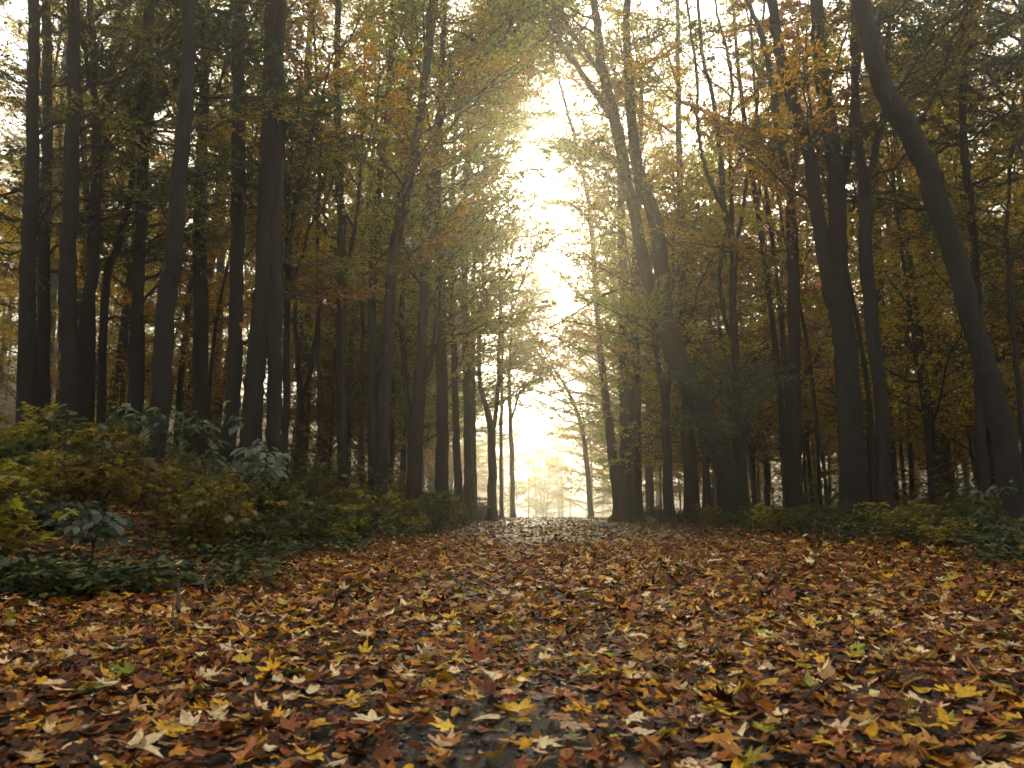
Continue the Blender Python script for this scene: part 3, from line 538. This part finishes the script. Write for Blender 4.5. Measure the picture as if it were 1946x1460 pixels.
# ------------------------------------------------------------------ undergrowth
def make_shrub(seed, H, nst, leaf, tmpl, tf, per, spread):
    r_ = np.random.default_rng(seed); wood, O, D, U = [], [], [], []
    for s in range(nst):
        a = r_.uniform(0, 6.28); h = H * r_.uniform(.55, 1.0); rad = spread * r_.uniform(.2, 1)
        t = np.linspace(0, 1, 6); P = np.stack([math.cos(a) * rad * t ** 1.3 + r_.normal(0, .02, 6), math.sin(a) * rad * t ** 1.3 + r_.normal(0, .02, 6), h * t ** .85 - .06], -1)
        wood.append(tube(P, np.interp(t, [0, 1], [.007, .002]), 4))
        for w in range(7):
            ts = r_.uniform(.3, 1); k = ts * 5; i = min(int(k), 4); o = P[i] + (P[i + 1] - P[i]) * (k - i); aw = r_.uniform(0, 6.28); lw = H * r_.uniform(.15, .34)
            Q = o + np.linspace(0, 1, 3)[:, None] * lw * np.array([math.cos(aw), math.sin(aw), r_.uniform(-.1, .45)]); wood.append(tube(Q, [.003, .002, .001], 3))
            c = per; q_ = r_.uniform(.1, 1.0, (c, 1)); o2 = Q[0] + q_ * (Q[2] - Q[0]) + r_.normal(0, .012, (c, 3)); al = aw + r_.normal(0, .9, c)
            O.append(o2); D.append(np.stack([np.cos(al), np.sin(al), r_.normal(-.15, .25, c)], -1)); U.append(np.tile([0, 0, 1.0], (c, 1)) + r_.normal(0, .3, (c, 3)))
    O, D, U = np.vstack(O), np.vstack(D), np.vstack(U); c = len(O); X, Y, Z = frames(D, U, r_.normal(0, .3, c))
    v, f, col = stamp(tmpl, tf, O, X, Y, Z, leaf * r_.uniform(.55, 1.2, c), r_.random((c, 3)))
    wv, wf = merge(wood)
    return mesh_np('stems', wv, wf, [TWIG]), mesh_np('leaves', v, f, [LEAF], {'tint': col})
_mo = MAPLE_S.copy(); _mo[:, 2] = -.10 * np.hypot(_mo[:, 0], _mo[:, 1]); _mo[:, 0] += .35; MS_V, MS_F = fan(_mo); MS_V[0] = [.35, 0, .03]
SHRUB = [make_shrub(500, .70, 11, .066, MS_V, MS_F, 10, .5), make_shrub(501, .6, 12, .058, MS_V, MS_F, 10, .55), make_shrub(502, .8, 10, .062, LEAF_HEX, HEX_F, 15, .5), make_shrub(503, .55, 14, .055, LEAF_HEX, HEX_F, 14, .6), make_shrub(504, .8, 10, .075, MS_V, MS_F, 9, .48)]
HERB = [make_shrub(520, .26, 12, .06, LEAF_HEX, HEX_F, 5, .28), make_shrub(521, .2, 12, .05, MS_V, MS_F, 4, .3)]
def shrub(x, y, k, s, colour, label, group, cat='shrub', name='shrub', lib=SHRUB):
    root = link(name, None, None, (x, y, float(height(x, y)) - .02)); root.rotation_euler = (0, 0, rnd.uniform(0, 6.28)); root.scale = (s, s, s * rnd.uniform(.85, 1.15))
    tag(root, label, cat, group); link('stems', lib[k][0], root); l_ = link('leaves', lib[k][1], root); l_.color = jit([c * (.5 if colour == 'yellow_green' else .56 if colour == 'olive' else .55 if colour == 'blue_green' else 1.0) for c in COLS[colour]], .22)
    return root
sh = []
def near_word(x, y):
    px, py = project((x, y, float(height(x, y)) + .3))
    near = min(HERO, key=lambda h: abs(project((h[3].location[0], h[1], .8))[0] - px) + 3 * abs(h[1] - y))
    hx = project((near[3].location[0], near[1], .8))[0]
    w = ('behind' if y > near[1] + .6 else 'before') if abs(hx - px) < 22 else (('right' if px > hx else 'left') + (' behind' if y > near[1] + .6 else ' of'))
    return px, w + ' the ' + near[0]
pts = []
for y in np.arange(15, 36, .8):
    for side, u0 in (('l', EDGE_L - rnd.uniform(.2, .9)), ('r', EDGE_R + rnd.uniform(.2, 1.0))):
        if side == 'r' and y < 19: continue
        pts.append((u0 + SLANT * y, y)); sh.append((u0 + SLANT * y, float(y), side))
for _ in range(6000):
    if len(sh) >= 350: break
    if rnd.random() < .62:
        y = rnd.uniform(4.4, 11) if rnd.random() < .58 else rnd.uniform(11, 31); u = EDGE_L - rnd.uniform(.45 if y > 9 else .8 if y > 6.5 else 1.3, 7 if y < 14 else 4); side = 'l'
    else:
        y = rnd.uniform(6.5, 24); u = EDGE_R + rnd.uniform(.5, 4.5); side = 'r'
    x = u + SLANT * y
    if abs(x) > .67 * y + .4 or any((x - a) ** 2 + (y - b) ** 2 < .15 for a, b in pts): continue
    pts.append((x, y)); sh.append((x, y, side))
seen = {}
for x, y, side in sorted(sh, key=lambda t: t[1]):
    px, wd = near_word(x, y)
    dist = ' in front' if side == 'l' and y < 7.5 else (' on the bank' if side == 'l' else ' at the wood edge')
    for _k in range(80):
        colour = rnd.choice(('yellow_green', 'olive', 'olive', 'yellow_green', 'dark_green', 'dark_green', 'blue_green') if side == 'l' else ('dark_green', 'dark_green', 'olive', 'yellow_green')); k = rnd.randrange(5); sc_ = rnd.uniform(.72, 1.2)
        size = 'low' if sc_ < .88 else 'tall' if sc_ > 1.05 else 'bushy'
        lab = f"{size} {COLWORD[colour]} {'maple-leaved' if k in (0, 1, 4) else 'small-leaved'} shrub{dist} {wd}"
        if len(lab.split()) > 16: lab = lab.replace(dist, '')
        if lab not in seen: break
    seen[lab] = 1
    shrub(x, y, k, sc_ * (.95 if side == 'l' else .62), colour, lab, 'shrubs on the left bank' if side == 'l' else 'shrubs at the right wood edge')

# larger saplings on the bank with bigger leaves
def sapling(px, py, D, tips, label, colour, leaf):
    """stem from the ground to the pixel, with leaf tufts at the given pixels"""
    top = at(px, py, D); gz = float(height(top[0], top[1])); root = link('sapling', None, None, (top[0] + .05, D, gz)); tag(root, label, 'sapling', 'saplings on the left bank')
    L0 = np.array(root.location); base = np.array([top[0] + .05, D, gz - .05])
    P = catmull([base, (base + top) / 2 + [.03, 0, 0], top], 10); v, f = tube(P, np.linspace(.007, .003, 10), 6); link('stem', mesh_np('stem', v - L0, f, [TWIG], smooth=True), root)
    for (ax, ay, dd, n) in tips:
        e = at(ax, ay, D + dd); o = P[min(9, max(3, int(10 * (e[2] - gz) / (top[2] - gz) - 2)))]
        B = catmull([o, (o + e) / 2 + [0, 0, .05], e], 6); v, f = tube(B, np.linspace(.005, .002, 6), 4); tw = link('twig', mesh_np('twig', v - L0, f, [TWIG]), root)
        t = rng.uniform(.45, 1.08, n)[:, None]; O = B[0] + t * (B[-1] - B[0]) + rng.normal(0, .035, (n, 3)) * [1, 1, .7]
        al = math.atan2(*(B[-1] - B[0])[[1, 0]]) + rng.normal(0, 1.0, n); Dr = np.stack([np.cos(al), np.sin(al), rng.normal(-.55, .3, n)], -1)
        X, Y, Z = frames(Dr, np.tile([0, -.3, 1.0], (n, 1)) + rng.normal(0, .3, (n, 3)), rng.normal(0, .3, n))
        v, f, c = stamp(LEAF_HEX, HEX_F, O, X, Y, Z, leaf * rng.uniform(.7, 1.2, n), rng.random((n, 3)) * [1, 1, .8]); fo = link('leaves', mesh_np('leaves', v - L0, f, [LEAF], {'tint': c}), tw); fo.color = jit(colour, .08)
BG_ = (.16, .22, .15)
sapling(505, 850, 6.6, [(470, 848, -.1, 16), (500, 840, .1, 18), (528, 862, 0, 16), (515, 885, -.2, 18), (485, 880, 0, 16), (530, 892, .1, 10), (455, 875, .1, 8)], 'pale blue-green sapling with drooping leaves on the bank before the twin trunks', BG_, .10)
sapling(300, 775, 6.8, [(215, 780, 0, 12), (245, 778, .1, 10), (270, 790, -.1, 14), (290, 775, .1, 14), (335, 790, 0, 10), (345, 805, .1, 10), (235, 800, 0, 8)], 'tallest green sapling on the bank, in front of the big slanting left trunk', (.11, .16, .07), .10)
sapling(385, 800, 6.9, [(355, 800, 0, 12), (385, 785, .1, 8), (400, 805, 0, 8), (330, 840, 0, 10), (365, 845, -.1, 14), (395, 850, 0, 12), (345, 865, 0, 10), (410, 835, 0, 6), (425, 872, 0, 6)], 'spreading green sapling on the bank between two taller saplings', (.12, .17, .09), .095)
sapling(445, 770, 7.2, [(440, 772, 0, 7), (452, 782, .1, 6)], 'thin sapling with a single tuft before the curved left trunk', (.10, .14, .07), .09)
sapling(165, 960, 4.8, [(120, 985, 0, 14), (165, 965, .1, 14), (200, 975, 0, 16), (150, 1000, -.1, 14), (190, 1010, 0, 12), (225, 990, 0, 10)], 'dark green broad-leaved sapling low on the bank near the left edge', (.07, .11, .065), .085)
sapling(1900, 935, 7.5, [(1820, 935, 0, 8), (1850, 930, .1, 10), (1890, 925, 0, 12), (1925, 920, 0, 12), (1860, 985, 0, 10), (1930, 1000, 0, 16), (1900, 1020, 0, 14)], 'dark leafy sapling at the foot of the great bent trunk', (.07, .10, .05), .09)

# low bough sprays of the understorey right of the path, broad blue-green leaves
for lab, D, px, py, tips in [('young broad-leaved tree with blue-green sprays in front of the great leaning tree', 15.5, 1375, 660, [(1290, 715), (1330, 705), (1375, 700), (1430, 720), (1480, 700), (1340, 750), (1400, 745), (1450, 755), (1300, 800), (1360, 800), (1420, 790), (1490, 730)]),
                             ('slender young tree with light green sprays at the fork of the great leaning tree', 17.5, 1225, 545, [(1150, 590), (1185, 560), (1215, 575), (1250, 560), (1110, 610), (1170, 620), (1130, 570), (1240, 600), (1280, 570)])]:
    t_ = at(px, py, D); gz = float(height(t_[0], D)); root = link('young_tree', None, None, (t_[0] + .5, D, gz)); tag(root, lab, 'tree', 'young trees right of the path'); L0 = np.array(root.location)
    P = catmull([[t_[0] + .5, D, gz - .1], [t_[0] + .35, D, (gz + t_[2]) / 2], t_], 16); v, f = tube(P, np.linspace(.045, .012, 16), 7); link('trunk', mesh_np('trunk', v - L0, f, [BARK], smooth=True), root)
    for ax, ay in tips:
        e = at(ax, ay, D + rnd.uniform(-.7, .7)); o = P[min(15, max(4, int(16 * (e[2] - gz) / (t_[2] - gz)) - 2))]; d = e - o; L = np.linalg.norm(d) * 1.25
        add_bough(root, o, math.atan2(d[1], d[0]), math.atan2(d[2], np.hypot(d[0], d[1])), max(1.1, L), 'blue_green' if D < 17 else 'light_green', k=rnd.choice((0, 2, 5, 6)))

# brushwood deep in the wood on both sides, nobody could count it
n = 110000; y = rng.uniform(14, 75, n); sd = np.where(rng.random(n) < .5, -1, 1); x = sd * (3.2 + rng.random(n) * (.68 * y)) + SLANT * y + np.where(sd > 0, 4.2, 0)
keep = (np.sin(x * .9 + y * .5) + np.sin(y * .8 - x * .6) + rng.normal(0, .8, n)) > -.5; x, y = x[keep], y[keep]; n = len(x)
hh = .25 + (1.5 + 2.6 * sstep((y - 26) / 20)) * rng.random(n) ** 1.4 * (.6 + .4 * np.sin(x * 1.1) * np.sin(y * .9)); a = rng.uniform(0, 6.28, n)
X, Y, Z = frames(np.stack([np.cos(a), np.sin(a), rng.normal(0, .3, n)], -1), np.tile([0, 0, 1.0], (n, 1)), rng.normal(0, .5, n))
v, f, c = stamp(LEAF_DIA, DIA_F, np.stack([x, y, height(x, y) + hh], -1), X, Y, Z, rng.uniform(.10, .2, n), rng.random((n, 3)))
bw = link('brushwood', mesh_np('brushwood', v, f, [LEAF], {'tint': c})); bw.color = (.20, .16, .03, 1); tag(bw, 'dim leafy brushwood covering the floor deep in the wood', kind='stuff')

# ground cover: low herbs along the path edges, nobody could count them
vv, ff, cc, off = [], [], [], 0
def herb_leaves(n, side):
    global off
    y = 4.0 + 30 * rng.random(n) ** 1.8 if side < 0 else 5.6 + 30 * rng.random(n) ** 1.7
    clump = rng.normal(0, .35, n)
    u = (EDGE_L - .02 - np.abs(clump) * 1.6 - .35 * (np.sin(y * 2.1) + 1)) if side < 0 else (EDGE_R + .05 + np.abs(rng.normal(0, 1.5, n)) + .25 * (np.sin(y * 1.7) + 1))
    x = u + SLANT * y; keep = (np.sin(x * 3.3 + y * 2.1) + np.sin(y * 3.7 - x * 1.3) + rng.normal(0, .7, n)) > (-.2 if side < 0 else -.9); x, y = x[keep], y[keep]; n = len(x)
    for j in range(5):
        a = rng.uniform(0, 6.28, n); O = np.stack([x + rng.normal(0, .04, n), y + rng.normal(0, .04, n), height(x, y) + rng.uniform(.02, .16 if side < 0 else .24, n)], -1)
        X, Y, Z = frames(np.stack([np.cos(a), np.sin(a), rng.normal(.1, .3, n)], -1), np.tile([0, 0, 1.0], (n, 1)), rng.normal(0, .35, n))
        base = np.where(rng.random((n, 1)) < .72, np.array([[.045, .085, .040]]), np.array([[.14, .13, .025]])) * rng.uniform(.6, 1.5, (n, 1))
        v, f, c = stamp(LEAF_HEX, HEX_F, O, X, Y, Z, rng.uniform(.03, .075, n), base); vv.append(v); ff.append(f + off); cc.append(c); off += len(v)
herb_leaves(4600, -1); herb_leaves(5200, 1)
tag(link('ground_cover', mesh_np('ground_cover', np.vstack(vv), np.vstack(ff), [LITTER], {'tint': np.vstack(cc)})), 'low green herbs growing along both edges of the path', kind='stuff')

# ------------------------------------------------------------------ fallen leaves
PAL = [('dark brown', (.062, .022, .009), .28), ('russet', (.22, .060, .014), .26), ('chestnut', (.34, .120, .024), .14), ('tan', (.48, .245, .085), .13), ('ochre', (.54, .26, .028), .09), ('yellow', (.70, .43, .022), .08), ('cream', (.80, .64, .38), .05), ('lime', (.36, .36, .04), .015)]
PW = np.array([p[2] for p in PAL]); PW /= PW.sum(); PC = np.array([p[1] for p in PAL])
def curl(tmpl, n, amt, r_):
    T = np.repeat(tmpl[None], n, 0); a = r_.uniform(-.6, 1.0, n)[:, None] * amt; b = r_.uniform(-.5, 1.0, n)[:, None] * amt
    T[:, 1:, :2] *= r_.uniform(.78, 1.12, T[:, 1:, :1].shape); T[:, :, 1] *= r_.uniform(.7, 1.05, (n, 1))
    T[:, :, 2] = a * T[:, :, 0] ** 2 * 1.2 + b * T[:, :, 1] ** 2 * 1.5 + r_.normal(0, .035 * amt, T.shape[:2]); return T
lv, lf, lc, off = [], [], [], 0
def litter(x, y, outline, size, amt, tilt, zr, weights=PW):
    global off
    n = len(x); tv, tf = fan(outline); T = curl(tv, n, amt, rng); a = rng.uniform(0, 6.28, n)
    up = np.tile([0, 0, 1.0], (n, 1)) + rng.normal(0, tilt, (n, 3)) * [1, 1, 0]
    X, Y, Z = frames(np.stack([np.cos(a), np.sin(a), 0 * a], -1), up, np.zeros(n)); X = np.cross(Y, up / np.linalg.norm(up, axis=1)[:, None])
    O = np.stack([x, y, height(x, y) + rng.uniform(*zr, n)], -1)
    col = PC[rng.choice(len(PAL), n, p=weights)] * rng.uniform(.65, 1.35, (n, 1)) * rng.uniform(.9, 1.1, (n, 3))
    v, f, c = stamp(T, tf, O, X, Y, Z, size, col); lv.append(v); lf.append(f + off); lc.append(c); off += len(v)
def pathmask(x, y, strength):
    u = x - SLANT * y
    track = np.exp(-((u + .22) / .42) ** 2) + .5 * np.exp(-((u - 1.7) / .4) ** 2)
    nz = .5 + .5 * np.sin(x * 4.1 + y * 1.9 + 1) * np.sin(y * 2.7 - x * 2.2)
    return rng.random(len(x)) > track * nz * strength
def spread(n, y0, y1, pw, strength, lo=-30, hi=30, maxslope=.66):
    y = (y0 ** pw + (y1 ** pw - y0 ** pw) * rng.random(n)) ** (1 / pw); x = rng.uniform(-1, 1, n) * (maxslope * y + .2); x = np.clip(x, lo, hi)
    ok = (np.abs(x) < hi - .01) & (x > lo) & pathmask(x, y, strength); x, y = x[ok], y[ok]
    u = x - SLANT * y; sparse = (u < EDGE_L - .6) | (u > EDGE_R + .8); ok = ~sparse | (rng.random(len(x)) < .55); return x[ok], y[ok]
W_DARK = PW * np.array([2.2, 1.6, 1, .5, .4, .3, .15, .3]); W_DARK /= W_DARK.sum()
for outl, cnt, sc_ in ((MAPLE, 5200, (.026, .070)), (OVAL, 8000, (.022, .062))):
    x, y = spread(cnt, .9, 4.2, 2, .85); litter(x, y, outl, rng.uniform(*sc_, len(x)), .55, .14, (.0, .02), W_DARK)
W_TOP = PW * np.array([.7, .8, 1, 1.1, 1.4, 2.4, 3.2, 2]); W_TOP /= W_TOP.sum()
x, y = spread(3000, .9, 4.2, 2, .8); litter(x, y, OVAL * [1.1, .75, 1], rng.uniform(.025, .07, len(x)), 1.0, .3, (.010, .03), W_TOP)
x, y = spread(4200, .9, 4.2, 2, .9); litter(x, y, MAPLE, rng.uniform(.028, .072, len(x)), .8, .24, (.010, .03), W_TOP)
for outl, cnt, sc_ in ((MAPLE_S, 17000, (.04, .10)), (OVAL, 16000, (.04, .09))):
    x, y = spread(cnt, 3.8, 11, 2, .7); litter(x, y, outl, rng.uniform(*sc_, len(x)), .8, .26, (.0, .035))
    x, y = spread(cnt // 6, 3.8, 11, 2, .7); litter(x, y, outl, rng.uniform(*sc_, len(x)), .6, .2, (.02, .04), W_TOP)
HEXO = OVAL[::2] * [1, 1.25, 1]
x, y = spread(56000, 10.5, 40, 1.5, .6, -9, 11); litter(x, y, HEXO, rng.uniform(.05, .12, len(x)), .9, .32, (.0, .05))
tag(link('leaf_litter', mesh_np('leaf_litter', np.vstack(lv), np.vstack(lf), [LITTER], {'tint': np.vstack(lc)})), 'thick layer of brown, russet and yellow fallen leaves covering the path', kind='stuff')

# the leaves that show largest, each its own object with its stalk
def fallen_mesh(seed, outline, amt):
    r_ = np.random.default_rng(seed); n = len(outline); mid = outline * .55
    V = np.vstack([[[0, 0, 0]], mid, outline])
    a, b = r_.uniform(-.3, .9) * amt, r_.uniform(-.2, 1.0) * amt; rip = r_.uniform(0, 6.28, 3); an = np.arctan2(V[:, 1], V[:, 0]); ra = np.hypot(V[:, 0], V[:, 1])
    V[:, 2] = a * V[:, 0] ** 2 * 1.1 + b * V[:, 1] ** 2 * 1.4 + amt * .22 * ra ** 2 * (np.sin(an * 3 + rip[0]) + np.sin(an * 5 + rip[1])) + r_.normal(0, .012, len(V)) * (ra > 0)
    V[:, :2] += r_.normal(0, .014, (len(V), 2)) * (ra > .2)[:, None]
    f = []
    for i in range(n):
        j = (i + 1) % n; f += [[0, 1 + i, 1 + j], [1 + i, 1 + n + i, 1 + n + j], [1 + i, 1 + n + j, 1 + j]]
    z0 = V[0, 2]; t = np.linspace(0, 1, 6); e0 = np.array([-.05, 0, z0]); P = e0 + np.stack([-.62 * t, r_.uniform(-.25, .25) * t ** 2, .10 * np.sin(t * 2.6) * r_.uniform(-.2, 1) - .02 * t], -1)
    sv, sf = tube(P, np.linspace(.013, .009, 6), 5)
    return mesh_np('leaf_blade', V, np.array(f), [FALLEN], smooth=True), mesh_np('stalk', sv, sf, [FALLEN], smooth=True)
FL = [fallen_mesh(700 + i, MAPLE, .25 + .13 * (i % 6)) for i in range(12)]
OB = np.stack([.5 * np.cos(np.linspace(0, 6.283, 18, endpoint=False)), .30 * np.sin(np.linspace(0, 6.283, 18, endpoint=False)), np.zeros(18)], -1); OB[:, 0] += .05 * np.cos(2 * np.linspace(0, 6.283, 18, endpoint=False))
FO = [fallen_mesh(740 + i, OB, .5 + .2 * (i % 3)) for i in range(6)]
CC = dict(cream=(.80, .68, .45), tan=(.46, .28, .12), yellow=(.66, .45, .03), mustard=(.42, .25, .03), orange=(.38, .15, .03), russet=(.15, .055, .022), brown=(.075, .034, .017), lime=(.30, .32, .05), green=(.06, .13, .05), ochre=(.40, .23, .05), pinkish=(.42, .25, .18))
def ground_hit(px, py):
    Y = 2.0
    for _ in range(30):
        p = at(px, py, Y); d = (p - [0, 0, CAMZ]) / Y; Y = (float(height(p[0], p[1])) + .02 - CAMZ) / d[2]
    return at(px, py, Y)
cols7 = [(200, 'far left'), (480, 'left'), (760, 'left of centre'), (1060, 'centre'), (1360, 'right of centre'), (1680, 'right'), (3000, 'far right')]
rows = [(1160, 'in the middle distance'), (1235, 'midway up the leaf-covered path'), (1290, 'in the upper foreground'), (1345, 'in the foreground'), (1405, 'in the near foreground'), (3000, 'at the very bottom')]
used_labels = set()
def fallen(p, size, colour, maple, tilt, label):
    blade, stalk = rnd.choice(FL if maple else FO)
    o = link('fallen_leaf', blade, None, p); o.scale = (size,) * 3; o.rotation_euler = (rnd.gauss(0, tilt), rnd.gauss(0, tilt), rnd.uniform(0, 6.28)); c = jit(CC[colour], .12); o.color = c
    s = link('stalk', stalk, o); s.color = (c[0] * .8, c[1] * .6, c[2] * .6, 1); tag(o, label, 'leaf', 'fallen leaves lying on the path'); return o
def place_words(px, py):
    return next(w for a, w in rows if py < a) + ', ' + next(w for a, w in cols7 if px < a)
SZ = ['big', 'medium', 'small']
big = [(360, 1405, 90, 'cream'), (705, 1395, 80, 'cream'), (250, 1450, 115, 'cream'), (815, 1264, 60, 'cream'), (940, 1300, 66, 'cream'), (695, 1345, 66, 'cream'), (640, 1354, 55, 'yellow'), (565, 1320, 44, 'cream'), (405, 1304, 55, 'cream'), (335, 1334, 70, 'tan'), (410, 1348, 40, 'cream'), (555, 1272, 42, 'cream'),
       (1078, 1390, 66, 'orange'), (1080, 1402, 60, 'pinkish'), (1200, 1392, 66, 'cream'), (1215, 1420, 66, 'cream'), (1205, 1312, 48, 'cream'), (1365, 1374, 75, 'yellow'), (1380, 1320, 70, 'yellow'), (1115, 1332, 62, 'orange'), (985, 1377, 95, 'yellow'), (950, 1416, 34, 'lime'), (1078, 1430, 56, 'green'), (1435, 1436, 52, 'tan'),
       (1478, 1397, 56, 'mustard'), (1540, 1326, 70, 'lime'), (1480, 1227, 46, 'lime'), (1503, 1242, 34, 'cream'), (1212, 1222, 52, 'cream'), (1870, 1196, 66, 'cream'), (1916, 1242, 48, 'cream'), (1875, 1244, 56, 'tan'), (1830, 1342, 78, 'yellow'), (1912, 1326, 56, 'mustard'), (1908, 1292, 56, 'cream'), (1856, 1372, 44, 'pinkish'), (1620, 1277, 38, 'cream'),
       (1650, 1392, 60, 'mustard'), (1720, 1424, 80, 'brown'), (725, 1130, 36, 'orange'), (530, 1207, 38, 'yellow'), (625, 1237, 46, 'yellow'), (702, 1224, 46, 'cream'), (740, 1246, 40, 'yellow'), (390, 1210, 46, 'cream'), (570, 1297, 56, 'lime'), (190, 1332, 66, 'green'), (90, 1257, 46, 'tan'), (225, 1378, 66, 'ochre'), (120, 1416, 60, 'ochre'),
       (175, 1330, 56, 'mustard'), (905, 1345, 60, 'yellow'), (1190, 1245, 42, 'tan'), (1330, 1235, 44, 'orange'), (1040, 1250, 40, 'tan'), (770, 1195, 40, 'cream'), (960, 1140, 40, 'cream'), (875, 1165, 40, 'tan'), (1090, 1190, 42, 'cream'), (1130, 1160, 36, 'tan'), (1345, 1100, 36, 'yellow'), (1690, 1095, 34, 'yellow'), (1440, 1190, 40, 'yellow'), (1700, 1170, 40, 'ochre'), (1810, 1260, 36, 'tan'), (1560, 1150, 36, 'tan'), (240, 1140, 34, 'yellow'), (40, 1290, 40, 'ochre'), (480, 1330, 46, 'orange'), (860, 1440, 60, 'orange'), (1300, 1440, 60, 'brown'), (1560, 1440, 60, 'yellow')]
spots = []
for px, py, w, c in big:
    p = ground_hit(px, py); p[2] += .030; size = w / F * p[1] * .70
    words = place_words(px, py); lab = f"{SZ[0] if w > 60 else SZ[1] if w > 42 else SZ[2]} {c} maple leaf {words}"; i = 0
    while lab in used_labels:
        i += 1; lab = f"{SZ[0] if w > 60 else SZ[1] if w > 42 else SZ[2]} {['curled', 'flat-lying', 'ragged', 'crinkled'][i % 4]} {c} maple leaf {words}"
        if i > 4: break
    used_labels.add(lab); fallen(p, size, c, True, .10, lab); spots.append((p[0], p[1]))
n_ = 0
for _ in range(5000):
    if n_ >= 225: break
    y = (1.25 ** 1.6 + (5.2 ** 1.6 - 1.25 ** 1.6) * rnd.random()) ** (1 / 1.6); x = rnd.uniform(-1, 1) * .64 * y
    if x - SLANT * y < EDGE_L - 1.2 or any((x - a) ** 2 + (y - b) ** 2 < .0045 * y for a, b in spots): continue
    z = float(height(x, y)); px, py = project((x, y, z))
    if not (0 < px < 1946 and py < 1455): continue
    size = rnd.uniform(.032, .066); words = place_words(px, py)
    for _k in range(60):
        c = rnd.choices(list(CC), [.6, 2, 1.2, 1.2, 1.6, 3, 2.5, .5, .15, 1.6, .8])[0]; mp_ = rnd.random() < .65
        lab = f"{SZ[0] if size > .056 else SZ[1] if size > .044 else SZ[2]} {c} {'maple' if mp_ else 'oval'} leaf {words}"
        if lab not in used_labels: break
    used_labels.add(lab); spots.append((x, y)); n_ += 1
    fallen((x, y, z + rnd.uniform(.03, .045)), size, c, mp_, .2, lab)
# one leaf on its way down
p = at(463, 619, 6.2); o = fallen(p, .075, 'orange', False, .2, 'single orange leaf falling in mid-air before the curved left trunk'); o.rotation_euler = (1.3, .5, .4); o['group'] = 'falling leaves'; o.name = 'falling_leaf'

# gravel in the bare tracks, fallen sticks
n = 5200; y = .95 + 7 * rng.random(n) ** 1.3; x = rng.normal(-.22, .45, n) + SLANT * y; r_ = rng.uniform(.002, .009, n) * (1 + (rng.random(n) > .96) * 1.1)
oc = np.array([[1, 0, 0], [0, 1, 0], [-1, 0, 0], [0, -1, 0], [0, 0, .7], [0, 0, -.7]]); of = np.array([[0, 1, 4], [1, 2, 4], [2, 3, 4], [3, 0, 4], [1, 0, 5], [2, 1, 5], [3, 2, 5], [0, 3, 5]])
a = rng.uniform(0, 6.28, n); X, Y, Z = frames(np.stack([np.cos(a), np.sin(a), 0 * a], -1), np.tile([0, 0, 1.0], (n, 1)), rng.normal(0, .3, n)); T = oc[None] * rng.uniform(.6, 1.3, (n, 6, 1))
v, f, _ = stamp(T, of, np.stack([x, y, height(x, y) + .002], -1), X, Y, Z, r_); tag(link('gravel', mesh_np('gravel', v, f, [STONE])), 'small grey stones in the bare wheel track of the path', kind='stuff')

def stick(pixels, r0, label, name='fallen_stick', lift=.02):
    P = np.array([ground_hit(a, b) + [0, 0, lift + c] for a, b, c in pixels]); o = P.mean(0); o[2] = P[:, 2].min(); Q = catmull(P, 18); Q += rng.normal(0, r0 * .25, Q.shape)
    v, f = tube(Q, np.linspace(r0, r0 * .35, 18), 7, .06); ob = link(name, mesh_np(name, v - o, f, [TWIG], smooth=True), None, o); tag(ob, label, 'stick', 'fallen sticks and stems'); return ob
stick([(338, 1172, 0), (337, 1150, .06), (340, 1130, .10)], .009, 'short dark broken stub sticking up from the leaves left of the path')
stick([(385, 1140, .02), (402, 1110, .07), (440, 1152, .01)], .010, 'bent dark twig arching over leaves beside the low green herbs')
stick([(1515, 1360, .01), (1580, 1335, .03), (1620, 1330, .02)], .004, 'thin pale leaf stem lying on the right of the path')
stick([(330, 1200, 0), (326, 1165, .05), (330, 1110, .16)], .003, 'thin upright pale stem beside the broken stub')

# ------------------------------------------------------------------ haze
hz = np.array([[x, y, z] for x in (-131.5, 131.5) for y in (-21.5, 221.5) for z in (-6.5, 46.0)], float)
hf = np.array([[0, 1, 3, 2], [4, 6, 7, 5], [0, 4, 5, 1], [2, 3, 7, 6], [0, 2, 6, 4], [1, 5, 7, 3]])
hm, n, l = new_mat('haze_air'); out = n.new('ShaderNodeOutputMaterial'); pv_ = n.new('ShaderNodeVolumePrincipled')
pv_.inputs['Color'].default_value = (1.0, .93, .76, 1); pv_.inputs['Density'].default_value = HAZE_DENSITY; pv_.inputs['Anisotropy'].default_value = .83
l.new(pv_.outputs[0], out.inputs['Volume'])
tag(link('haze', mesh_np('haze', hz, hf, [hm])), 'thin pale autumn mist filling the wood and the path gap', kind='stuff')
